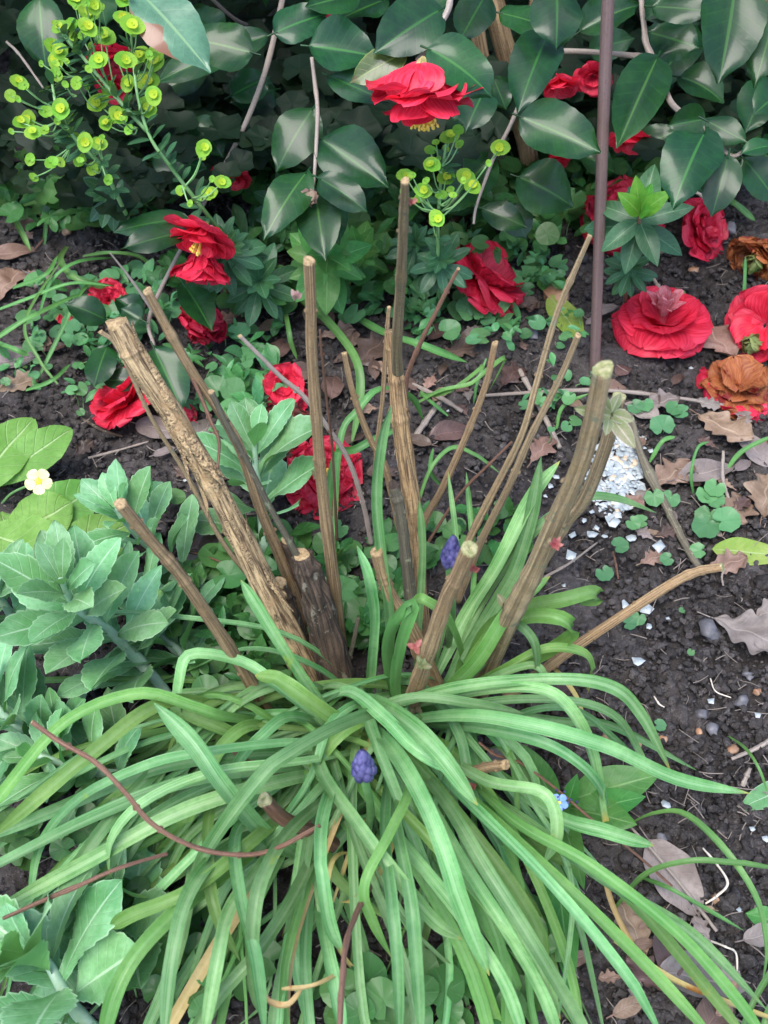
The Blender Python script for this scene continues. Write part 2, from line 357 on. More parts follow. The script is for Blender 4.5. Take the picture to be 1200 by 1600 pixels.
M['robblight'] = leafmat('spurge_leaf_young', (.08, .28, .03), (.16, .42, .05), (.25, .45, .10), (.12, .33, .06), .38, 'net', .3, .2, vary=.3)
M['green'] = leafmat('mid_green_leaf', (.05, .19, .04), (.10, .28, .06), (.18, .36, .12), (.10, .25, .08), .45, 'net', .28, .1, vary=.4, spot=(.22, .30, .06), spotlo=.70)
M['bract'] = leafmat('bract', (.19, .44, .022), (.34, .58, .035), (.38, .6, .1), (.2, .42, .05), .5, 'rad', .35, 0, vary=.25)
M['bracty'] = leafmat('bract_inner', (.50, .62, .02), (.62, .70, .03), (.6, .7, .1), (.4, .55, .05), .5, 'rad', .35, 0, vary=.15)
M['heart'] = leafmat('heart_leaf', (.05, .20, .06), (.10, .30, .11), (.20, .40, .20), (.10, .25, .10), .42, 'rad', .25, .15, vary=.45)
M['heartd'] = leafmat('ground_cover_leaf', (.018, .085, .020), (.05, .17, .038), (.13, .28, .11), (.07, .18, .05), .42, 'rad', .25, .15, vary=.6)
M['prim'] = leafmat('primrose_leaf', (.12, .31, .05), (.20, .42, .10), (.40, .60, .25), (.2, .4, .12), .55, 'net', .3, 0, vary=.25, bump=1.0)
M['oak'] = leafmat('dead_leaf', (.20, .125, .085), (.32, .215, .16), (.36, .26, .19), (.26, .19, .15), .6, 'net', .05, .1, spot=(.09, .05, .035), vary=.45, bump=.6)
M['oakg'] = leafmat('dead_leaf_grey', (.17, .135, .12), (.27, .225, .205), (.3, .25, .22), (.22, .18, .16), .6, 'net', .05, .1, spot=(.07, .05, .045), vary=.4, bump=.6)
M['oakd'] = leafmat('dead_leaf_dark', (.075, .045, .035), (.14, .09, .075), (.16, .1, .08), (.1, .07, .06), .45, 'net', .05, .2, spot=(.04, .025, .02), vary=.5, bump=.6)
M['yell'] = leafmat('yellowing_leaf', (.22, .34, .05), (.34, .42, .10), (.4, .5, .2), (.3, .38, .1), .45, 'net', .25, .1, spot=(.12, .06, .02), vary=.2, spotlo=.68)
for k in ('oak', 'oakg', 'oakd'):
    pass
M['red'] = petalmat('camellia_petal', (.72, .014, .045), (.94, .055, .12), (.80, .10, .18))
M['pink'] = petalmat('camellia_petal_pale', (.74, .16, .20), (.84, .42, .42), (.85, .45, .42))
M['redold'] = petalmat('camellia_petal_bruised', (.60, .012, .042), (.82, .04, .10), (.5, .03, .06), blotch=(.16, .015, .018), blo=.58)
M['rot'] = petalmat('camellia_petal_rotting', (.10, .02, .012), (.25, .03, .02), (.1, .03, .02), blotch=(.03, .015, .01), blo=.45, rough=.7)
M['rust'] = petalmat('camellia_petal_rusty', (.34, .085, .03), (.52, .19, .06), (.3, .03, .02), blotch=(.26, .02, .02), blo=.55, rough=.6)
M['stam'] = plainmat('stamen', (.75, .45, .05), (.85, .62, .12), 200)
M['pinkw'] = plainmat('bud_scale', (.25, .22, .05), (.42, .30, .14), 90)
M['bark'] = barkmat('stem_bark', (.17, .10, .048), (.46, .31, .16), (.34, .21, .10), 6, .9, .9)
M['barkg'] = barkmat('stem_bark_olive', (.16, .11, .055), (.40, .29, .16), (.29, .205, .10), 5, .8, .9, lich=(.20, .19, .11))
M['peel'] = barkmat('peeling_bark', (.085, .048, .024), (.64, .45, .24), (.42, .265, .13), 7, 2.6, 1.0)  # darkest tone also paints in the shadow of the bark cracks
M['rough'] = barkmat('ridged_bark', (.09, .048, .022), (.50, .32, .15), (.28, .16, .07), 8, 2.4, 1.0)
M['dark'] = barkmat('dark_wood', (.022, .015, .011), (.13, .085, .055), (.07, .045, .03), 8, 1.0, 1.0, .85, lich=(.20, .18, .13))
M['grey'] = barkmat('lichen_bark', (.09, .075, .05), (.19, .165, .11), (.13, .11, .07), 5, 1.2, .8, lich=(.27, .28, .17))
M['greytwig'] = barkmat('grey_twig', (.22, .17, .14), (.36, .30, .25), (.28, .23, .19), 4, .6, .4)
M['redtwig'] = barkmat('red_brown_twig', (.10, .048, .03), (.27, .14, .085), (.19, .09, .055), 5, 1.4, .8, .6)
M['pale'] = plainmat('cut_wood', (.24, .155, .07), (.44, .31, .16), 420, .7, .6, .1)
M['paleg'] = plainmat('cut_wood_green', (.20, .21, .07), (.40, .36, .19), 300, .6, .6, .1)
M['stalk'] = plainmat('stalk_green', (.12, .28, .08), (.2, .36, .14), 60, .45)
M['sedstalk'] = plainmat('sedum_stalk', (.22, .36, .24), (.34, .46, .34), 60, .45)
M['stake'] = barkmat('rusty_stake', (.135, .085, .078), (.185, .125, .115), (.16, .105, .095), 3, .15, .25, .42)
M['purple'] = plainmat('bud_purple', (.028, .024, .10), (.095, .085, .21), 160, .4, .3, .4)
M['shell'] = plainmat('eggshell', (.27, .31, .32), (.48, .51, .51), 60, .45, .15, .25)
M['shelltan'] = plainmat('eggshell_tan', (.55, .42, .28), (.70, .62, .50), 60, .45, .15, .25)
M['stone'] = plainmat('pebble_grey', (.11, .105, .115), (.20, .19, .2), 70, .6, .4, .6)
M['stoneb'] = plainmat('pebble_brown', (.30, .15, .08), (.38, .24, .15), 70, .6, .4, .4)
M['fb'] = plainmat('petal_blue', (.10, .25, .70), (.20, .36, .80), 90, .5)
M['py'] = plainmat('petal_cream', (.66, .66, .26), (.74, .74, .38), 90, .5, .1, .05)
M['pc'] = plainmat('flower_yellow', (.80, .62, .03), (.85, .70, .06), 90, .5)
M['white'] = plainmat('root_white', (.55, .48, .38), (.68, .60, .50), 90, .6)
def soilmat():
    m, nt, b = newmat('soil'); pos = geo_pos(nt)
    n1 = noise(nt, pos, 9, 6, .6); n2 = noise(nt, pos, 150, 6, .7); n3 = noise(nt, pos, 600, 4, .7)
    c = mix(nt, ramp(nt, n1, .35, .65), (.040, .034, .032), (.072, .062, .059)); c = mix(nt, ramp(nt, n2, .45, .7), c, (.105, .093, .089)); c = mix(nt, mathn(nt, 'MULTIPLY', ramp(nt, n3, .55, .7), .4), c, (.24, .22, .21))
    vr = nd(nt, 'Attribute', attribute_name='vr').outputs['Fac']
    hsv = nd(nt, 'HueSaturation'); nt.links.new(c, hsv.inputs['Color']); nt.links.new(mathn(nt, 'ADD', .6, mathn(nt, 'MULTIPLY', vr, .9)), hsv.inputs['Value'])
    nt.links.new(hsv.outputs[0], b.inputs['Base Color']); b.inputs['Roughness'].default_value = .8; b.inputs['Specular IOR Level'].default_value = .25
    bp = nd(nt, 'Bump'); bp.inputs['Strength'].default_value = 1.0; bp.inputs['Distance'].default_value = .003
    nt.links.new(mathn(nt, 'ADD', n2, mathn(nt, 'MULTIPLY', n3, .5)), bp.inputs['Height']); nt.links.new(bp.outputs[0], b.inputs['Normal'])
    return m
M['soil'] = soilmat()

# ---------------- the soil ----------------
def vnoise(x, y, s, seed):
    rs = np.random.RandomState(seed); T = rs.rand(256, 256)
    X, Y = x * s + 1000, y * s + 1000; i, j = np.floor(X).astype(int), np.floor(Y).astype(int); a, b = X - i, Y - j
    a = a*a*(3-2*a); b = b*b*(3-2*b); i %= 255; j %= 255
    return (T[i, j]*(1-a)+T[i+1, j]*a)*(1-b)+(T[i, j+1]*(1-a)+T[i+1, j+1]*a)*b
def build_soil():
    far = lambda a, b, n: a + (b - a) * (np.linspace(0, 1, n) ** 2.5)
    xs = np.concatenate([-far(1.15, 25, 30)[::-1], np.arange(-1.147, 1.147, .0032), far(1.15, 25, 30)])
    ys = np.concatenate([-far(-.1, 20, 25)[::-1], np.arange(.103, 2.2, .0032), far(2.204, 30, 30)])
    X, Y = np.meshgrid(xs, ys, indexing='ij')
    ins = np.clip(np.minimum(1.2 - np.abs(X), np.minimum(Y - .05, 2.25 - Y)) * 10, 0, 1)
    q = vnoise(X, Y, 55, 1); q2 = vnoise(X, Y, 120, 2); q3 = vnoise(X, Y, 240, 3); q0 = vnoise(X, Y, 22, 4)
    h = lh(X, Y) + ins * (.013 * (q0 - .5) + .011 * np.abs(q - .5) * 2 * -1 + .007 * (1 - np.abs(q2 - .5) * 2) * q + .004 * q3)
    nx, ny = X.shape
    co = np.stack([X, Y, h], -1).reshape(-1, 3)
    i, j = np.meshgrid(np.arange(nx - 1), np.arange(ny - 1), indexing='ij'); k = (i * ny + j).ravel()
    fc = np.stack([k, k + ny, k + ny + 1, k + 1], -1).astype(np.int32)
    me = bpy.data.meshes.new('soil'); me.vertices.add(len(co)); me.vertices.foreach_set('co', co.astype(np.float32).ravel())
    me.loops.add(fc.size); me.loops.foreach_set('vertex_index', fc.ravel()); me.polygons.add(len(fc)); me.polygons.foreach_set('loop_start', np.arange(len(fc), dtype=np.int32) * 4)
    me.polygons.foreach_set('use_smooth', np.ones(len(fc), bool)); me.update(calc_edges=True)
    at = me.attributes.new('vr', 'FLOAT', 'POINT'); at.data.foreach_set('value', (.2 + .5 * q0).astype(np.float32).ravel())
    me.materials.append(M['soil']); o = bpy.data.objects.new('soil', me); COL.objects.link(o); tag(o, kind='structure')
build_soil()
def ico():
    import bmesh
    bm = bmesh.new(); bmesh.ops.create_icosphere(bm, subdivisions=2, radius=1); v = np.array([q.co[:] for q in bm.verts]); f = np.array([[q.index for q in p.verts] for p in bm.faces]); bm.free(); return v, f
IV, IF = ico()
def lumps(name, spots, mat, label=None):
    n = len(spots); vs = []; fs = []; vr = []
    for k, (x, y, z, r) in enumerate(spots):
        d = IV * (1 + .34 * np.sin(IV @ NR.uniform(-4, 4, (3, 1)) + NR.rand() * 6) + .26 * np.sin(IV @ NR.uniform(-9, 9, (3, 1)) + NR.rand() * 6)) 
        d = d * (r * NR.uniform(.7, 1.2, 3)); d[:, 2] *= .8
        vs.append(d + (x, y, z)); fs.append(IF + k * len(IV)); vr.append(np.full(len(IV), NR.rand()))
    co = np.concatenate(vs); fc = np.concatenate(fs).astype(np.int32)
    me = bpy.data.meshes.new(name); me.vertices.add(len(co)); me.vertices.foreach_set('co', co.astype(np.float32).ravel())
    me.loops.add(fc.size); me.loops.foreach_set('vertex_index', fc.ravel()); me.polygons.add(len(fc)); me.polygons.foreach_set('loop_start', np.arange(len(fc), dtype=np.int32) * 3)
    me.polygons.foreach_set('use_smooth', np.ones(len(fc), bool)); me.update(calc_edges=True)
    at = me.attributes.new('vr', 'FLOAT', 'POINT'); at.data.foreach_set('value', np.concatenate(vr).astype(np.float32))
    me.materials.append(mat); o = bpy.data.objects.new(name, me); COL.objects.link(o); return o
sp = []
for k in range(44000):
    px, py = NR.uniform(-60, 1260) if k < 30000 else NR.uniform(-500, 1800), NR.uniform(230, 1700)
    if px < 600 and py > 900 and NR.rand() < .6: continue
    p = Gd(px, py); r = .0011 + .0036 * NR.rand() ** 3 + (.0045 * NR.rand() if NR.rand() < .02 else 0)
    sp.append((p.x, p.y, p.z + .004 + r * .3, r))
tag(lumps('soil_crumbs', sp, M['soil']), 'dark crumbly lumps of garden soil over the whole bed', 'soil', kind='stuff')

# ---------------- the pruned shrub ----------------
shrub = thing('pruned_shrub', Z(575, 1060), 'hard pruned shrub of bare tan cut stems fanning up out of the bluebell leaves', 'shrub')
def stem(path, wpx, mat, n=10, z0=None, ztip=None, rough=.08, knots=3, cut='pale', ridges=0.0, par=None, name='stem', res=None, cutR=1.02, bud=None):
    """path: photo pixels tip -> base; heights run linearly from ztip to z0"""
    m = len(path); pts = []
    for i, (px, py) in enumerate(path):
        t = i / (m - 1); z = ztip + (z0 - ztip) * t; pts.append(Z(px, py, z))
    A0, A1 = pts[0].copy(), pts[-1].copy(); ch = (A1 - A0).normalized(); O = V((0, 0, H)); vw = ((A0 + A1) / 2 - O).normalized(); nn = (vw - ch * vw.dot(ch)).normalized()
    for i in range(1, m - 1):          # keep every stem in one plane, so it is as straight from the side as from here
        dr = (pts[i] - O).normalized(); pts[i] = O + dr * ((A0 - O).dot(nn) / dr.dot(nn))
    rad = [.88 * w * depth_of(pts[int(round(i * (m - 1) / max(1, len(wpx) - 1)))]) / F / 2 for i, w in enumerate(wpx)]
    mb = MB(); tube(mb, pts, rad, n, res or max(24, m * 14), rough, 1, 0, 0, random.random(), knots, ridges)
    cc = smooth(pts, 40)
    for q in range((knots + 1) // 2):
        i = random.randint(3, 34); T = (cc[i-1] - cc[i]).normalized(); tc = to_cam(cc[i]); A = T.cross(tc).normalized(); a = rnd(-.5, .9); rr = interp(rad, i / 39)
        for sg in (1, -1):
            D = A * sg * math.cos(a) + tc * math.sin(a) * .8; b0 = cc[i] + D * rr * .75; L_ = rr * .30 + rnd(.0004, .0016)
            tube(mb, [b0 - T * rr * .3, b0 + D * L_ * .5, b0 + (D * .5 + T * 1.0) * L_ * 1.1], [rr * .34, rr * .34 + .0003, .0003], 7, 7, .2)
    o = mb.build(name, mat, par or shrub)
    if cut: cut_disc(pts[0], pts[0] - pts[1], rad[0] * cutR, M[cut], o)
    return o, smooth(pts, 30), rad
B = M['bark']; Bg = M['barkg']
o1, c1, r1 = stem([(183,505),(212,560),(255,625),(292,685),(350,790),(400,890),(460,1010),(500,1090)], [37,42,38,36,40,44,52,56], M['peel'], 44, 0, .37, .08, 2, 'pale', .10, res=220)
# curled flakes of peeling bark
mb = MB()
for k in range(46):
    i = random.randint(5, 27); p = c1[i]; T = (c1[i+1] - p).normalized(); A = T.orthogonal().normalized(); a = rnd(0, 6.28); R = A * math.cos(a) + T.cross(A) * math.sin(a)
    if R.dot(to_cam(p)) < -.2: R = -R
    blade(mb, p + R * .0088, (T * random.choice((1, -1)) + R * rnd(.0, .09)), R, rnd(.02, .07), rnd(.004, .010), out_ellip, 14, 5, rnd(-.2, .35), .0, .1, curl=-.8, crump=.05)
mb.build('bark_flake', M['peel'], o1)
stem([(157,518),(185,545),(235,650),(290,740),(350,850),(405,920),(450,1000)], [9,8,8,9,10,11], Bg, 8, 0, .30, .05, 3)
o2, c2, _ = stem([(230,455),(265,520),(300,580),(370,690),(405,790),(438,870),(468,950),(490,1020)], [17,18,17,18,20,21,22], B, 12, -.02, .39, .05, 5)
stem([(172,395),(205,437),(240,488)], [2.5,5,6], M['greytwig'], 6, .36, .41, 0, 0, None)
stem([(262,525),(300,590),(330,660),(342,690),(340,732)], [8,8,7,6,5], M['redtwig'], 7, .26, .34, .05, 3)
stem([(375,525),(410,560),(440,590),(475,620),(510,665),(545,720),(568,790),(580,850)], [8,8,9,9,9,9,9], M['greytwig'], 8, .05, .28, .05, 5)
stem([(330,612),(350,655),(385,720),(420,790),(470,880),(510,970),(535,1060)], [11,11,11,12,13,13], M['grey'], 9, 0, .34, .05, 4)
o5, c5, _ = stem([(483,408),(486,480),(487,550),(497,690),(503,760),(520,900),(535,1030)], [21,20,20,20,21,22,23], B, 16, .0, .445, .05, 5, 'pale')
stem([(500,515),(502,545),(510,620),(519,700),(524,790),(527,860)], [4,5,5,5,6], M['redtwig'], 6, .03, .30, .05, 5, None)
stem([(188,787),(240,850),(275,890),(310,940),(370,1030),(400,1080),(432,1140)], [22,21,22,22,24,25], B, 16, .02, .33, .06, 6, 'pale')
stem([(538,552),(548,600),(560,640),(580,690),(602,730),(625,830)], [10,11,12,12,12], B, 9, .08, .27, .05, 4)
stem([(633,283),(630,350),(626,440),(620,540),(622,580)], [15,17,18,20,22], Bg, 14, .29, .52, .05, 4, 'pale')
stem([(610,517),(616,560),(623,640),(635,730),(645,800),(652,900),(656,1010)], [20,26,31,30,33,33,34], M['rough'], 40, 0, .30, .08, 3, None, .14, res=200)
stem([(608,480),(603,540),(598,620),(590,690),(585,760)], [7,8,8,9,9], B, 8, .08, .27, .05, 4)
stem([(716,420),(700,450),(680,490),(655,540),(636,590),(632,640)], [6,8,8,9,10], M['redtwig'], 8, .12, .28, .05, 4)
stem([(773,537),(762,590),(745,640),(720,700),(690,765),(665,810),(655,850)], [11,12,12,13,13,13], B, 10, .05, .25, .05, 4)
stem([(922,368),(895,430),(870,490),(838,600),(815,680),(770,770),(730,850),(700,930)], [9,11,11,12,13,14,14], Bg, 10, .02, .34, .05, 6)
stem([(903,525),(880,580),(855,630),(825,690),(795,760),(750,850),(715,940)], [11,12,13,13,14,14], Bg, 10, .02, .28, .05, 5)
o14, c14, _ = stem([(942,578),(925,660),(905,730),(870,810),(835,890),(800,960),(768,1030),(745,1090)], [35,34,34,34,35,36,36], Bg, 20, .0, .46, .03, 3, 'paleg')
stem([(967,620),(945,700),(914,778),(884,815),(848,872),(812,930),(770,1030)], [24,25,25,25,26,28], Bg, 18, .0, .37, .04, 2, 'paleg')
stem([(1128,886),(1090,893),(1050,912),(960,970),(900,1010),(845,1050),(790,1090)], [15,17,18,18,19,20], B, 14, .01, .15, .05, 5, 'paleg')
o17, c17, _ = stem([(734,858),(715,900),(698,935),(665,1030),(648,1080),(628,1130)], [30,28,28,28,30,32], B, 18, .03, .33, .07, 5, 'paleg')
stem([(588,862),(598,900),(610,930),(640,980),(670,1050),(690,1100)], [22,21,24,28,34,36], B, 18, .0, .20, .08, 3, 'pale')
stem([(615,760),(625,800),(632,850),(642,930),(650,980)], [18,20,20,22,24], M['grey'], 16, .04, .2, .12, 3, 'dark')
stem([(472,868),(487,910),(503,960),(522,1040),(532,1090)], [36,48,54,60,62], M['dark'], 34, .0, .165, .16, 1, 'pale', .15, res=70, cutR=.8)
stem([(448,845),(460,885),(475,930),(490,980)], [24,30,36,40], M['dark'], 20, .0, .13, .16, 1, 'pale', .10, res=50, cutR=.75)
stem([(436,912),(452,960),(475,1030)], [26,36,40], M['dark'], 20, .0, .10, .12, 1, 'pale', .08, res=50)
stem([(413,1250),(438,1276),(470,1292),(488,1300),(520,1320)], [26,26,27,28,30], M['redtwig'], 18, .06, .17, .10, 3, 'paleg')
stem([(790,1195),(760,1200),(720,1215),(680,1232)], [18,19,20,22], B, 14, .06, .13, .10, 3, 'pale')
stem([(50,1128),(95,1160),(150,1192),(195,1238),(235,1285),(290,1318),(350,1334),(420,1330),(500,1290)], [8,9,8,10,8,9,8,9], M['redtwig'], 9, .17, .23, .16, 9, 'pale', name='side_branch')
stem([(355,1165),(380,1186),(410,1200),(450,1215)], [7,10,11,12], M['redtwig'], 9, .08, .13, .10, 2)
stem([(1148-400,1190-30),(775,1180),(810,1190),(868,1232),(930,1285),(1000,1340),(1050,1385)], [5,5,5,5,5], M['redtwig'], 6, .03, .10, .05, 4, None, name='side_branch')
stem([(800,690),(770,720),(720,770),(680,830),(650,880)], [4,5,5,6], M['redtwig'], 6, .03, .15, .05, 4, None, name='side_branch')
stem([(560,965),(553,1000),(540,1050),(535,1090)], [6,8,9,10], M['grey'], 8, .0, .08, .1, 2, None)
# small buds and opening leaflets on the cut stems
ML = leafmat('bud_leaflet', (.16, .20, .08), (.28, .20, .14), (.5, .3, .25), (.4, .2, .2), .4, 'net', .2, .1, vary=.3)
MR = plainmat('bud_red', (.22, .04, .045), (.34, .13, .10), 200, .5)
def leaflets(px, py, z, n, size, name='young_shoot', par=None, mat=None):
    mb = MB(); c = Z(px, py, z); tc = to_cam(c)
    for k in range(n):
        a = 6.28 * k / n + rnd(-.3, .3); X = tc.orthogonal().normalized(); Y = tc.cross(X)
        D = (X * math.cos(a) + Y * math.sin(a)) * rnd(.3, 1) + UP * rnd(.2, 1.2) + tc * rnd(-.2, .8)
        blade(mb, c, D, tc, size * rnd(.6, 1), size * .42, out_ellip, 9, 5, rnd(-.6, .2), .35, .05)
    mb.build(name, mat or ML, par or shrub)
leaflets(952, 652, .395, 6, .021); leaflets(868, 852, .30, 6, .008, 'red_bud', mat=MR); leaflets(856, 850, .30, 2, .007)
leaflets(790, 950, .17, 4, .016); leaflets(660, 1040, .17, 4, .012); leaflets(672, 1015, .18, 3, .012); leaflets(650, 1012, .18, 3, .011, 'red_bud', mat=MR)
leaflets(463, 466, .40, 5, .010, 'red_bud', mat=leafmat('bud_pink', (.5,.25,.25), (.6,.4,.38), (.6,.5,.5), (.5,.2,.2), .4, 'net', .2)); leaflets(643, 318, .48, 4, .006, 'red_bud', mat=MR)
leaflets(494, 745, .22, 4, .008); leaflets(732, 1232, .10, 6, .013, 'red_bud', mat=MR); leaflets(740, 892, .29, 4, .009, 'red_bud', mat=MR)
leaflets(648, 1105, .08, 4, .014)

MW = leafmat('opening_leaflet', (.17, .22, .09), (.30, .26, .17), (.5, .42, .36), (.42, .30, .27), .4, 'net', .2, .1, edge=(.72, .62, .58), vary=.25)
for (bx, by), (tx, ty), w, dn in (((955,650),(906,640),26,-.01),((955,652),(990,694),26,-.012),((952,648),(938,612),18,-.006),((958,648),(985,655),24,-.008),((956,645),(968,612),18,0),((952,655),(948,676),16,-.006)):
    A = Z(bx, by, .405); dA = depth_of(A) - .012; A = P(bx, by, dA); Bq = P(tx, ty, dA + dn); mb = MB(); blade(mb, A, Bq - A, to_cam(A) + UP * .3 + rvec(.3), (Bq - A).length * 1.05, w * dA / F, out_ellip, 14, 7, -.5, .45, .05); mb.build('young_leaf', MW, shrub)
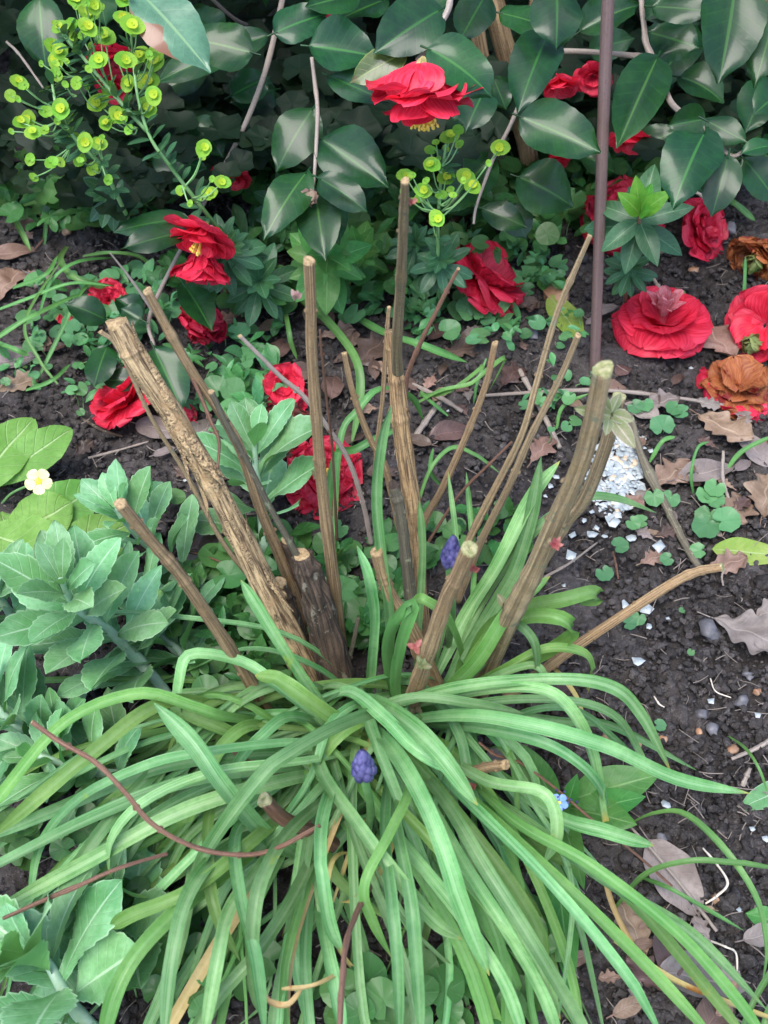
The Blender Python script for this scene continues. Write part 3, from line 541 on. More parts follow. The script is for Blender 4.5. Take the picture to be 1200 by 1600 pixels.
# ---------------- bluebells ----------------
blue = thing('bluebell_clump', Z(600, 1150), 'big clump of arching blue green strap leaves round the foot of the cut shrub', 'bluebells')
def leafpx(path, wpx, name='leaf', par=None, mat='blue', **k):
    pts = [Z(x, y, z) for x, y, z in path]
    w = wpx * .76 * depth_of(pts[len(pts) // 2]) / F
    mb = MB(); strap(mb, pts, w, **k); return mb.build(name, M[mat], par or blue)
LV = [
 ([(600,1130,.04),(720,1118,.13),(830,1133,.165),(950,1168,.15),(1080,1230,.10),(1212,1262,.06)], 30, 'blue'),
 ([(560,1120,.05),(700,1078,.14),(850,1062,.17),(950,1072,.165),(1000,1115,.13),(1048,1205,.06)], 27, 'blue'),
 ([(620,1110,.05),(740,1082,.14),(840,1078,.17),(890,1110,.16),(925,1180,.12),(945,1285,.05)], 30, 'blue'),
 ([(640,1140,.04),(750,1100,.10),(880,1095,.13),(960,1120,.10),(1000,1180,.04),(1005,1200,.03)], 20, 'blue'),
 ([(690,1080,.02),(745,990,.06),(800,900,.11),(850,800,.17),(893,682,.24)], 28, 'blue'),
 ([(680,1060,.02),(730,960,.06),(780,880,.12),(830,780,.17),(875,720,.20)], 30, 'blue'),
 ([(700,1060,.02),(760,930,.08),(830,835,.14),(900,785,.16),(960,775,.155),(1030,788,.13)], 22, 'blue'),
 ([(720,1060,.03),(760,985,.09),(820,950,.14),(880,937,.16),(925,925,.16),(932,935,.15),(905,945,.14)], 30, 'bluey'),
 ([(700,1090,.03),(760,1000,.09),(820,965,.14),(870,965,.16),(895,985,.14),(870,1005,.11),(830,1025,.09),(780,1040,.06)], 30, 'bluey'),
 ([(600,1080,.03),(610,980,.12),(598,880,.19),(588,780,.25),(596,690,.30),(612,632,.33)], 22, 'blue'),
 ([(575,1100,.03),(580,1040,.09),(585,960,.16),(572,900,.21),(550,850,.23)], 22, 'blue'),
 ([(620,1110,.03),(605,1030,.12),(615,975,.19),(645,945,.21),(625,1010,.17),(618,1080,.10),(640,1110,.08)], 26, 'blue'),
 ([(690,1110,.03),(720,1040,.09),(700,970,.18),(665,940,.21),(640,930,.20)], 24, 'bluey'),
 ([(660,1110,.03),(740,1040,.12),(800,950,.17),(860,900,.19)], 34, 'bluey'),
 ([(700,1100,.03),(770,1020,.10),(800,975,.14),(830,1000,.14),(835,1060,.10)], 20, 'blue'),
 ([(560,1180,.03),(500,1100,.11),(440,1010,.18),(400,945,.21),(376,906,.22)], 24, 'blue'),
 ([(560,1190,.04),(490,1120,.10),(430,1070,.13),(380,1035,.14),(300,1022,.15),(282,1060,.14),(277,1130,.11),(285,1230,.07),(290,1320,.04)], 24, 'blue'),
 ([(590,1170,.05),(490,1100,.14),(440,1065,.16),(395,1040,.165)], 34, 'bluey'),
 ([(500,1350,.05),(420,1310,.11),(350,1230,.17),(300,1160,.19),(240,1098,.20)], 38, 'blue'),
 ([(640,1100,.08),(570,1120,.16),(500,1150,.20),(400,1215,.21),(310,1300,.17),(257,1363,.13)], 32, 'blue'),
 ([(560,1160,.05),(450,1160,.13),(320,1175,.16),(230,1195,.15),(120,1250,.12),(60,1330,.08),(45,1450,.04)], 20, 'blue'),
 ([(580,1170,.06),(470,1190,.13),(340,1205,.16),(230,1250,.16),(175,1310,.14),(175,1370,.11),(200,1396,.09),(232,1403,.08)], 24, 'blue'),
 ([(540,1190,.05),(420,1200,.11),(280,1225,.13),(140,1280,.12),(0,1350,.08),(-60,1380,.06)], 30, 'blue'),
 ([(540,1200,.05),(420,1225,.12),(280,1270,.14),(130,1350,.12),(-40,1440,.07)], 32, 'blue'),
 ([(520,1180,.05),(400,1180,.10),(250,1200,.12),(100,1260,.10),(-40,1320,.07)], 26, 'blue'),
 ([(540,1180,.04),(440,1195,.10),(300,1240,.11),(170,1320,.09),(60,1400,.06),(-40,1500,.04)], 24, 'blue'),
 ([(430,1130,.05),(350,1120,.12),(300,1105,.14),(215,1085,.16),(100,1130,.15),(0,1245,.12),(-50,1300,.1)], 26, 'bluey'),
 ([(400,1130,.05),(300,1095,.12),(230,1110,.16),(140,1180,.17),(60,1240,.16),(-20,1300,.13)], 30, 'bluey'),
 ([(540,1200,.06),(520,1230,.13),(503,1290,.17),(500,1370,.18),(497,1440,.16),(505,1482,.14)], 28, 'blue'),
 ([(500,1130,.05),(500,1200,.12),(560,1290,.17),(620,1370,.17),(680,1440,.14),(722,1468,.12)], 30, 'blue'),
 ([(570,1120,.06),(620,1180,.16),(665,1260,.20),(700,1350,.20),(725,1440,.17),(742,1505,.14)], 38, 'blue'),
 ([(540,1085,.06),(610,1110,.16),(680,1170,.20),(742,1255,.18)], 38, 'blue'),
 ([(500,1100,.05),(545,1080,.12),(600,1120,.17),(650,1170,.18),(720,1210,.16)], 28, 'blue'),
 ([(640,1180,.06),(700,1260,.16),(760,1360,.19),(830,1470,.17),(900,1590,.12),(930,1660,.1)], 30, 'blue'),
 ([(650,1170,.06),(740,1260,.14),(850,1370,.17),(960,1500,.15),(1060,1640,.10)], 26, 'blue'),
 ([(660,1180,.05),(780,1290,.12),(900,1400,.14),(1030,1530,.11),(1130,1640,.08)], 26, 'bluey'),
 ([(700,1180,.05),(800,1280,.12),(920,1350,.14),(1050,1450,.12),(1150,1560,.09),(1220,1660,.06)], 24, 'bluey'),
 ([(700,1200,.05),(830,1290,.11),(950,1380,.12),(1080,1460,.10),(1200,1580,.07)], 24, 'blue'),
 ([(680,1170,.05),(760,1220,.13),(850,1240,.15),(870,1300,.13),(850,1350,.1)], 26, 'blue'),
 ([(740,1180,.04),(860,1270,.09),(950,1300,.10),(1022,1322,.08)], 30, 'blue'),
 ([(600,1200,.06),(620,1300,.15),(640,1400,.17),(650,1500,.15),(660,1640,.1)], 28, 'blue'),
 ([(610,1190,.06),(600,1290,.15),(610,1400,.18),(620,1500,.17),(625,1640,.12)], 26, 'blue'),
 ([(620,1200,.06),(640,1230,.15),(610,1300,.18),(570,1380,.18),(580,1440,.15),(605,1500,.10)], 22, 'bluey'),
 ([(560,1210,.05),(460,1290,.15),(410,1370,.18),(395,1450,.17),(402,1530,.14),(418,1572,.12)], 30, 'blue'),
 ([(520,1260,.04),(470,1380,.12),(400,1490,.14),(300,1600,.12),(270,1660,.1)], 28, 'blue'),
 ([(480,1240,.05),(400,1310,.13),(300,1390,.15),(205,1430,.14),(170,1450,.12)], 30, 'bluey'),
 ([(470,1270,.05),(370,1350,.12),(260,1440,.15),(190,1530,.15),(165,1640,.12)], 34, 'bluey'),
 ([(450,1280,.05),(350,1330,.13),(295,1400,.16),(270,1500,.16),(255,1640,.13)], 32, 'blue'),
 ([(450,1290,.05),(410,1350,.12),(360,1420,.15),(340,1500,.16),(315,1640,.13)], 28, 'blue'),
 ([(360,1200,.05),(330,1260,.12),(325,1330,.14),(335,1420,.14),(375,1502,.11)], 24, 'bluey'),
 ([(420,1250,.05),(370,1300,.13),(375,1400,.16),(400,1500,.16),(420,1640,.12)], 26, 'blue'),
 ([(500,1380,.05),(505,1450,.11),(520,1530,.13),(540,1640,.11)], 30, 'blue'),
 ([(660,1240,.06),(700,1330,.13),(770,1420,.16),(840,1500,.15),(893,1585,.12)], 30, 'blue'),
 ([(650,1210,.06),(720,1340,.15),(790,1450,.16),(850,1560,.13),(880,1660,.1)], 26, 'blue'),
 ([(560,1230,.05),(640,1330,.13),(720,1430,.14),(790,1540,.12),(830,1660,.09)], 26, 'blue'),
 ([(440,1190,.05),(360,1145,.11),(300,1120,.12),(260,1095,.12)], 26, 'bluey'),
 ([(540,1150,.05),(460,1120,.12),(410,1150,.14),(370,1200,.12),(380,1270,.08)], 24, 'blue'),
 ([(700,1090,.03),(780,1050,.09),(850,1015,.12),(910,1020,.11),(925,1050,.08),(915,1080,.05)], 20, 'bluey'),
 ([(700,1100,.04),(770,1060,.09),(830,1040,.11),(852,1060,.10),(870,1100,.05)], 18, 'blue'),
 ([(740,1150,.04),(830,1110,.10),(900,1110,.10),(960,1150,.06),(992,1172,.03)], 14, 'blue'),
 ([(545,1160,.05),(590,1110,.12),(650,1090,.14),(740,1100,.14),(820,1115,.12)], 22, 'blue'),
 ([(660,1130,.05),(760,1140,.12),(860,1165,.14),(930,1215,.11),(960,1260,.06)], 24, 'blue'),
 ([(650,1060,.03),(655,960,.10),(660,860,.17),(655,780,.22)], 16, 'blue'),
 ([(680,1040,.03),(700,950,.10),(712,850,.18),(715,740,.24)], 12, 'blue'),
 ([(560,1200,.04),(600,1240,.10),(660,1300,.13),(740,1390,.12),(770,1420,.1),(810,1490,.06)], 22, 'bluey'),
 ([(760,1230,.03),(850,1330,.09),(930,1360,.10),(1000,1420,.08),(1100,1540,.06),(1180,1640,.05)], 26, 'bluey'),
]
for path, w, mt in LV:
    leafpx(path, w, mat=mt, face=rnd(.2, .6), twist=(rnd(-.2, .2), rnd(-.45, .45)), gut=rnd(.25, .75), blunt=random.random() < .15)
# under-leaves filling the fan, nearest ones as parts, the deepest as one mass
deep = MB(); nextra = 0
for k in range(140):
    a = rnd(-2.9, -.75) if k % 4 else rnd(-3.3, -.3)
    bx, by = rnd(-.10, .08), rnd(.40, .50); b = V((bx, by, 0))
    L = rnd(.14, .36); hz = rnd(.04, .12)
    if a > -.75: L *= .6
    D = V((math.cos(a), math.sin(a), 0)).normalized()
    pts = [b, b + D * L * .2 + UP * hz * .8, b + D * L * .45 + UP * hz, b + D * L * .75 + UP * hz * .75 + rvec(.02), b + D * L + UP * rnd(.005, .03) + rvec(.03)]
    sd_ = V((-D.y, D.x, 0)) * rnd(-.09, .09)
    pts = [q + sd_ * ((i / 4) ** 2) for i, q in enumerate(pts)]
    if pts[-1].y < -.05: continue
    w = rnd(.003, .0105); kw = dict(face=rnd(0, .6), twist=(rnd(-.6, .6), rnd(-1.2, 1.2)), n=22, gut=.35, nv=5)
    if k % 8 == 1 and nextra < 30:
        mb = MB(); strap(mb, pts, w, **kw); mb.build('leaf', M[random.choice(('blue', 'bluey'))], blue); nextra += 1
    else:
        f0 = len(deep.f); strap(deep, pts, w, **kw); mi = random.choice((0, 0, 1, 1, 2 if k % 9 == 0 else 0)); deep.m[f0:] = [mi] * (len(deep.f) - f0)
tag(deep.build('leaf_mass', [M['blue'], M['bluey'], M['bluedead']], blue), kind='stuff')
for path, w in (([(560,1330,.06),(520,1345,.10),(510,1430,.09),(540,1500,.06),(590,1545,.04)], 10), ([(440,1545,.12),(490,1540,.14),(540,1515,.12)], 10), ([(402,1540,.13),(420,1565,.12),(450,1570,.12),(475,1542,.12)], 14),
                ([(860,1040,.03),(880,1060,.05),(905,1100,.06),(912,1150,.03)], 11), ([(960,1470,.03),(1050,1530,.05),(1150,1572,.04),(1230,1600,.03)], 14), ([(640,1250,.05),(600,1350,.08),(560,1400,.09),(530,1410,.08)], 12),
                ([(520,1410,.04),(560,1300,.07),(600,1260,.06)], 9), ([(1000,1500,.01),(960,1420,.03),(940,1350,.03)], 12)):
    leafpx(path, w, 'withered_leaf', mat='bluedead', face=.5, twist=(0, .8), gut=.5)
def bluebell_bud(px, py, z, L, R, axis, basepx, zb):
    c = Z(px, py, z); ax = V(axis).normalized(); b = Z(*basepx, zb)
    mb = MB(); tube(mb, [b, (b + c - ax * L * .5) / 2 + V((.003, 0, 0)), c - ax * L * .45, c + ax * L * .2], [.0035, .003, .003, .002], 8, 14)
    so_ = mb.build('flower_stalk', M['stalk'], blue)
    mb = MB(); X = ax.orthogonal().normalized(); Y = ax.cross(X)
    for k in range(34):
        t = k / 33; a = k * 2.4; rr = R * min(1, .5 + t * 3) * (1 - .78 * t ** 1.8) * .72; q = c + ax * ((t - .5) * L * .85)
        N = X * math.cos(a) + Y * math.sin(a); D = ax * 1.0 + N * (.22 - .3 * t)
        # each closed floret: a plump pointed scale
        f0 = q + N * rr - D * (L * .08); Lf = L * .42; wf = R * .74
        pts = []; uvs = []
        Dn = D.normalized(); Sd = Dn.cross(N).normalized(); Nn = Sd.cross(Dn)
        for i in range(8):
            u = i / 7; wv = wf * .5 * (math.sin(math.pi * (.06 + .9 * u)) ** .8)
            for j in range(8):
                an = 2 * math.pi * j / 8; pts.append(f0 + Dn * (Lf * u) + (Sd * math.cos(an) + Nn * math.sin(an) * .8) * wv); uvs.append((u, j / 7))
        mb.grid(pts, 8, 8, uvs, random.random(), 0, close=True)
    mb.build('flower_bud', M['purple'], so_)
bluebell_bud(705, 868, .27, .027, .0075, (0.05, .1, 1), (700, 1010), .03)
bluebell_bud(568, 1200, .20, .024, .0090, (-.05, .25, 1), (575, 1300), .06)

# ---------------- camellia shrub ----------------
camel = thing('camellia_shrub', Z(790, 120, 0), 'glossy dark leaved camellia shrub hanging over the back of the bed', 'shrub')
def pleaf(b, t, w, d=1.15, dt=None, mat='camel', par=None, tiltv=.55, name='leaf', out=out_camel, fold=None, bend=None, **k):
    """leaf from photo pixel b (stalk end) to pixel t (tip), w px wide"""
    Bp = P(b[0], b[1], d); Tp = P(t[0], t[1], (dt if dt is not None else d - .01))
    D = Tp - Bp; L = D.length * 1.04; N = (to_cam(Bp) * tiltv + UP * (1 - tiltv) + rvec(.18)).normalized()
    mb = MB(); bd = -rnd(.05, .85) if bend is None else bend
    Dn = D.normalized(); N = (N - Dn * N.dot(Dn)).normalized()
    D0 = (Dn * math.cos(-bd / 2) + N * math.sin(-bd / 2))
    blade(mb, Bp, D0, N, L, w * d / F * 1.04, out, 18, 9, bd, rnd(.03, .42) if fold is None else fold, rnd(.03, .10), .05, 26, curl=rnd(-.2, .2), **k)
    mb2 = mb; tube(mb, [Bp - D0 * .008, Bp + D0 * .004], [.0012, .0009], 5, 4, cap=0)
    return mb.build(name, M[mat], par or camel)
CL = [((213,-18),(325,108),88,1.0,'camelbrown'), ((396,83),(300,60),78,1.12,'camel'), ((62,-5),(72,108),70,1.1,'camel'), ((150,-20),(165,40),50,1.1,'camel'),
 ((420,55),(245,128),60,1.2,'camel'),((320,110),(240,150),60,1.25,'camel'),((240,245),(320,262),62,1.2,'camel'),((297,342),(180,362),42,1.15,'camel'),((292,362),(192,388),50,1.1,'camel'),((303,185),(348,245),48,1.2,'camel'),
 ((428,52),(508,22),64,1.08,'camel'),((482,72),(586,88),82,1.05,'camel'),((690,14),(586,82),82,1.0,'camel'),((668,76),(768,150),88,.98,'camel'),((636,80),(549,128),48,1.0,'camelolive'),((513,118),(606,160),46,1.06,'camel'),
 ((490,168),(433,266),72,1.1,'camel'),((500,216),(603,290),84,1.08,'camel'),((480,268),(413,372),66,1.06,'camel'),((497,278),(573,330),52,1.05,'camel'),((492,290),(508,404),72,1.08,'camel'),((500,300),(530,380),60,1.12,'camel'),
 ((772,242),(692,330),80,1.2,'camel'),((752,325),(822,355),46,1.12,'camel'),((758,140),(728,205),60,1.1,'camel'),((770,120),(790,170),40,1.2,'camel'),((870,-28),(869,76),78,1.0,'camel'),((858,50),(810,172),78,1.04,'camel'),
 ((812,182),(934,236),82,1.02,'camel'),((808,276),(894,322),90,1.1,'camel'),((795,320),(822,372),50,1.15,'camel'),((905,50),(996,8),58,1.08,'camel'),((1028,88),(966,226),78,1.08,'camel'),((1150,-35),(1124,124),104,.98,'camel'),
 ((1215,10),(1180,132),62,1.0,'camel'),((1018,10),(1110,18),48,1.08,'camel'),((1012,50),(1092,75),66,1.16,'camel'),((1200,130),(1165,205),62,1.15,'camel'),((1103,186),(1045,196),50,1.0,'camel'),((1103,188),(1166,222),42,.98,'camel'),
 ((1102,206),(1052,322),84,.97,'camel'),((1138,243),(1112,338),56,.96,'camel'),((1208,228),(1157,240),34,.96,'camel'),((1160,246),(1212,314),58,.98,'camel'),((1225,140),(1178,178),60,1.0,'camel'),((1090,40),(1010,150),60,1.25,'camel'),
 ((166,500),(103,474),46,1.2,'camel'),((222,498),(180,466),40,1.25,'camel'),((222,500),(190,482),34,1.2,'camel'),((168,540),(147,604),48,1.18,'camel'),((218,596),(160,594),38,1.18,'camel'),((240,543),(284,640),62,1.15,'camel'),((290,448),(330,515),50,1.18,'camel'),((285,440),(330,500),44,1.2,'camel'),
 ((345,60),(290,20),60,1.2,'camel'),((600,0),(530,30),60,1.15,'camel'),((560,-10),(480,10),60,1.1,'camel'),((640,-20),(700,20),60,1.1,'camel'),((760,-10),(720,60),60,1.15,'camel'),((780,20),(850,40),60,1.15,'camel'),((920,80),(990,60),50,1.2,'camel'),((1060,-10),(1010,30),60,1.1,'camel'),
 ((430,140),(360,160),60,1.3,'camel'),((380,200),(440,230),56,1.3,'camel'),((360,150),(420,120),56,1.25,'camel'),((690,200),(760,170),56,1.25,'camel'),((1060,120),(1130,160),60,1.2,'camel'),((940,130),(1000,170),50,1.3,'camel'),
 ((905,240),(960,270),46,1.25,'camel'),((1000,230),(1060,205),46,1.2,'camel'),((620,190),(560,200),56,1.3,'camel')]
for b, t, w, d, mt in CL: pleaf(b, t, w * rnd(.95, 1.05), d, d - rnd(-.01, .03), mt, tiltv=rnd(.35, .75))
def branch(path, rpx, mat='greytwig', par=None, name='branch', knots=4):
    pts = [P(x, y, d) for x, y, d in path]; mb = MB()
    tube(mb, pts, [r * depth_of(pts[0]) / F / 2 for r in rpx], 9, max(14, 8 * len(pts)), .08, 1, 0, 0, random.random(), knots)
    return mb.build(name, M[mat], par or camel)
branch([(445,-20,1.15),(435,30,1.16),(415,110,1.17),(385,190,1.18),(355,250,1.2),(335,285,1.22),(290,375,1.22),(235,490,1.22),(240,540,1.2)], [9,9,8,8,7,6])
branch([(487,90,1.08),(492,130,1.08),(496,170,1.07),(494,230,1.07),(490,290,1.07)], [6,7,6,5])
branch([(705,-20,1.0),(700,15,1.0),(680,50,1.0),(665,80,1.0),(652,95,1.0)], [9,10,9,9])
branch([(1000,-20,1.12),(1006,40,1.11),(1010,70,1.1),(1030,110,1.08),(1050,162,1.05),(1100,200,1.0),(1140,242,.98),(1165,235,.98)], [8,9,10,9,6,5])
branch([(1028,92,1.12),(960,84,1.13),(880,80,1.16),(830,90,1.2)], [8,8,9,10])
branch([(815,155,1.1),(795,200,1.1),(770,250,1.1),(745,320,1.1),(740,350,1.1)], [7,6,5,4])
branch([(735,-30,1.24),(745,40,1.27),(765,150,1.34),(772,230,1.42),(770,300,1.48)], [26,24,22,20], 'bark', name='trunk')
branch([(765,-30,1.26),(780,40,1.29),(800,120,1.34),(825,240,1.42),(822,300,1.48)], [34,34,34,36], 'bark', name='trunk')
branch([(845,-30,1.3),(815,150,1.40),(830,300,1.5)], [24,24,30], 'bark', name='trunk')
branch([(1120,330,1.1),(1080,300,1.1),(1020,340,1.12)], [5,5,4])
branch([(310,-20,1.3),(390,40,1.4),(450,0,1.5)], [6,6,6])
# the rest of the crown: hanging behind and above the photographed leaves
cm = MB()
for k in range(3400):  # unseen leaves above the view are packed dense to shade the back
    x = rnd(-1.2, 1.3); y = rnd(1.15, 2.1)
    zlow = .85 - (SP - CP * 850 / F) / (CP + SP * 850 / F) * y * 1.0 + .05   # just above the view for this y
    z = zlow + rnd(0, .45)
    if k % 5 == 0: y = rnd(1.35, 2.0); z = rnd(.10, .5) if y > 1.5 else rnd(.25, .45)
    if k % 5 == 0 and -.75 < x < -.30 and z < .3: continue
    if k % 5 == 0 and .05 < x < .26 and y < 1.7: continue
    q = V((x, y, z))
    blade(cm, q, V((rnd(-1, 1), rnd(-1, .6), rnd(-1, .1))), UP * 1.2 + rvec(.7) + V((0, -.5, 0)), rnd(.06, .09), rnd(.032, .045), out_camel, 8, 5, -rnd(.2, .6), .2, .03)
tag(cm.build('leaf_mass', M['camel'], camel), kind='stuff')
for k in range(16):
    x = rnd(-.9, 1.1); pts = [V((.2 + x * .2, 1.75, 0.02)), V((x * .6 + .1, 1.7, .3)), V((x, rnd(1.3, 1.8), rnd(.45, .8)))]
    mb = MB(); tube(mb, pts, [.010, .007, .003], 8, 16, .1, knots=3); mb.build('branch', M['greytwig'], camel)

def petals(mb, c, ax, R, layers, ruffle=.05, crump=0.0, wf=1.08, jit=.15, flat=None):
    ax = ax.normalized(); X = ax.orthogonal().normalized(); Y = ax.cross(X)
    for li, (n, a0, a1, Lf) in enumerate(layers):
        off = rnd(0, 6)
        for k in range(n):
            a = off + 6.283 * k / n + rnd(-jit, jit); rad = X * math.cos(a) + Y * math.sin(a)
            b0 = math.radians(a0 + rnd(-8, 8)); b1 = math.radians(a1 + rnd(-12, 12))
            D = ax * math.cos(b0) + rad * math.sin(b0); N = ax * math.sin(b0) - rad * math.cos(b0)
            L = R * Lf * rnd(.88, 1.08)
            blade(mb, c + rad * (R * .05), D, N, L, L * wf * rnd(.85, 1.1), out_petal, 14, 11, -(b1 - b0), rnd(-.05, .1), ruffle * rnd(.5, 1.2), curl=(rnd(.1, .3) if a1 < 88 else rnd(-.35, -.1)), crump=crump * rnd(.6, 1.2), notch=.05)
def stamens(c, ax, R, n, parent, mat=None, spread=.35, L0=.5):
    mb = MB(); ax = ax.normalized(); X = ax.orthogonal().normalized(); Y = ax.cross(X)
    for k in range(n):
        a = rnd(0, 6.28); s = rnd(.05, spread); D = (ax + (X * math.cos(a) + Y * math.sin(a)) * s).normalized(); L = R * L0 * rnd(.8, 1.1)
        tube(mb, [c, c + D * L * .5, c + D * L], [R * .012] * 2, 4, 5, cap=0); e = c + D * L
        tube(mb, [e - D * R * .02, e, e + D * R * .05], [R * .02, R * .035, R * .02], 5, 4)
    return mb.build('stamens', mat or M['stam'], parent)
# the hanging bloom
def on_shrub_flower(px, py, d, ax, Rpx, layers, mats, calyx=True, crump=0, stam=0, **k):
    c = P(px, py, d); R = Rpx * d / F; mb = MB(); ax = V(ax)
    petals(mb, c, ax, R, layers, crump=crump, **k); o = mb.build('flower', M[mats], camel)
    if calyx:
        mb = MB(); a = ax.normalized()
        petals(mb, c - a * R * .07, a, R * .36, [(5, 35, 50, 1.0), (5, 25, 40, .8)], .03, wf=.9); mb.build('calyx', M['pinkw'], o)
    if stam: stamens(c + ax.normalized() * R * .15, ax, R, stam, o, spread=.25, L0=.62)
    return o
def hanging_bloom():
    c = P(661, 96, .98); ax = V((.04, -.34, -.94)).normalized(); q = .98 / F; mb = MB()
    petals(mb, c, ax, 74 * q, [(6, 92, 18, 1.0), (6, 80, 24, 1.02)], .03, 0, 1.25)
    petals(mb, c + ax * 26 * q, ax, 92 * q, [(6, 62, 108, 1.0), (6, 58, 88, .98)], .08, 0, 1.0, .35)
    petals(mb, c + ax * 36 * q, ax, 84 * q, [(5, 50, 80, 1.0), (2, 30, 50, .8)], .08, 0, .75, .4)
    o = mb.build('flower', M['red'], camel); mb = MB()
    petals(mb, c - ax * 8 * q, ax, 26 * q, [(5, 55, 25, 1.0), (5, 45, 15, .8)], .03, 0, .9); mb.build('calyx', M['pinkw'], o)
    stamens(c + ax * 52 * q, ax + V((0, -.25, 0)), 80 * q, 60, o, spread=.5, L0=.56)
hanging_bloom()
on_shrub_flower(322, 350, 1.10, (-.35, -.75, -.5), 62, [(6, 30, 95, 1.0), (6, 20, 75, .9), (6, 10, 50, .8), (5, 5, 25, .6)], 'red', stam=14)
on_shrub_flower(318, 388, 1.12, (-.1, -.6, -.8), 64, [(6, 20, 70, 1.0), (5, 10, 45, .9)], 'redold', calyx=False, crump=.05)
for px, py, d, r in ((172,70,1.15,52),(180,130,1.2,34),(872,120,1.2,38),(928,116,1.22,34),(990,205,1.2,42),(365,262,1.3,38),(292,222,1.3,34),(862,244,1.4,30),(514,8,1.2,20),(1180,-10,1.3,30)):
    on_shrub_flower(px, py, d, (rnd(-.4, .4), -.8, rnd(-.7, .2)), r, [(6, 25, 90, 1.0), (6, 15, 65, .9), (5, 8, 35, .7)], random.choice(('red', 'redold')), calyx=False)
mb = MB(); c = P(483, 297, 1.05)
for k in range(6): blade(mb, c + rvec(.003), V((rnd(-.4, .4), -.3, -1)), to_cam(c) + rvec(.4), .014, .010, out_ellip, 8, 5, .5, .3, crump=.15)
mb.build('dried_bud', M['oak'], camel)

# ---------------- fallen camellia blooms ----------------
def bloom(px, py, Rpx, ax, label, mat='red', dz=.02, layers=None, crump=.02, stam=0, centre=None, squash=None, group='fallen camellia blooms', ruffle=.05):
    g = Gd(px, py); c = Gd(px, py, dz); R = Rpx * depth_of(c) / F
    t = thing('camellia_flower', g, label, 'flower', group)
    L = layers or [(8, 60, 92, 1.0), (7, 45, 78, .92), (7, 30, 60, .8), (5, 12, 38, .6)]
    mb = MB(); petals(mb, c, V(ax), R, L, ruffle, crump); mb.build('petals', M[mat], t)
    if centre: mb = MB(); petals(mb, c + V(ax).normalized() * R * .22 + V((0, .004, 0)), V(ax), R * .60, [(6, 20, 52, 1.0), (5, 8, 30, .95), (4, 0, 16, .85)], .15, .06, .45); mb.build('inner_petals', M[centre], t)
    if stam: stamens(c + V(ax).normalized() * R * .2, V(ax), R, stam, t, spread=.4, L0=.5)
    return t
bloom(1034, 510, 76, (-.05, .06, 1), 'fresh full red bloom with a pale pink centre lying on bare soil', 'red', .026, [(7, 62, 128, 1.06), (7, 50, 108, .98), (6, 36, 84, .82), (5, 22, 60, .62)], .008, 0, 'pink')
bloom(208, 628, 66, (-.45, .1, .75), 'red bloom lying on its side behind the thick peeling stem', 'red', .022, [(7, 50, 110, 1.1), (6, 40, 85, 1.0), (5, 20, 60, .9)], .04)
bloom(303, 532, 52, (.4, .1, .6), 'red bloom with a browned cream base beside a hanging camellia leaf', 'redold', .028, [(8, 15, 65, 1.1), (7, 10, 45, 1.0), (6, 5, 25, .8)], .08)
bloom(442, 600, 42, (.1, -.6, .5), 'small loose cup of bright red petals above the blackened bloom', 'red', .03, [(4, 20, 70, 1.0), (3, 10, 40, .9)], .05)
bloom(448, 632, 38, (-.1, -.5, .8), 'flattened faded red petals just under the small bright cup', 'redold', .012, [(4, 70, 100, 1.0), (3, 60, 90, .8)], .10)
bloom(452, 678, 50, (0, -.3, 1), 'blackened rotting red bloom between the dark cut stem and the sedum leaves', 'rot', .014, [(9, 55, 95, 1.0), (8, 40, 80, .85), (7, 20, 60, .6)], .10, ruffle=.2)
bloom(506, 748, 62, (.1, -.4, .9), 'mottled decaying red bloom with a yellow centre behind the tallest left stem', 'redold', .012, [(9, 65, 98, 1.0), (8, 45, 85, .85), (7, 30, 65, .6)], .14, 30)
bloom(745, 450, 78, (.5, .15, .65), 'crumpled red bloom lying on its side over the round violet leaves', 'redold', .028, [(7, 45, 112, 1.1), (7, 35, 90, 1.05), (6, 20, 60, .9)], .05)
bloom(978, 345, 72, (-.2, -.4, .6), 'large red bloom half hidden by the rusty stake and young spurge shoot', 'redold', .03, [(9, 40, 100, 1.0), (8, 30, 80, .9), (7, 15, 50, .8)], .05)
bloom(1083, 362, 56, (.4, -.3, .4), 'red bloom lying under the lowest camellia leaves at right', 'redold', .022, [(8, 40, 95, 1.0), (7, 25, 70, .9), (6, 10, 45, .7)], .06)
bloom(1196, 508, 62, (-.6, -.5, .5), 'open red bloom cut by the right edge with drooping pointed petals', 'red', .025, [(6, 45, 85, 1.0), (5, 30, 60, .9)], .03)
bloom(1152, 608, 58, (.1, .05, .9), 'withered rusty orange and brown bloom with a torn red rim', 'rust', .010, [(7, 70, 100, .98), (6, 45, 100, .95), (5, 25, 75, .85)], .05, ruffle=.12)
bloom(1196, 378, 52, (-.5, -.5, -.2), 'browning pink bloom with a green tinged base at the right edge', 'rust', .03, [(8, 15, 55, 1.1), (7, 10, 40, 1.0)], .07)
bloom(172, 470, 32, (.2, -.4, .6), 'half hidden faded red bloom above the left camellia sprig', 'redold', .02, [(7, 40, 90, 1.0), (6, 20, 60, .8)], .10)
bloom(102, 500, 14, (.2, -.4, .6), 'single orange red petal scrap in the narrow green leaves', 'red', .02, [(2, 40, 60, 1.0)], .10)
bloom(285, 652, 26, (.2, -.4, .6), 'dark red petals in shadow right of the bloom behind the peeling stem', 'redold', .015, [(5, 40, 90, 1.0), (4, 20, 60, .8)], .10)
_t = [o for o in COL.objects if o.get('label', '').startswith('withered rusty')][0]
mb = MB(); _c = Gd(1152, 610, .008); petals(mb, _c, V((.1, .05, .9)), 58 * depth_of(_c) / F, [(6, 78, 98, 1.12)], .14, .06); mb.build('rim_petals', M['redold'], _t)
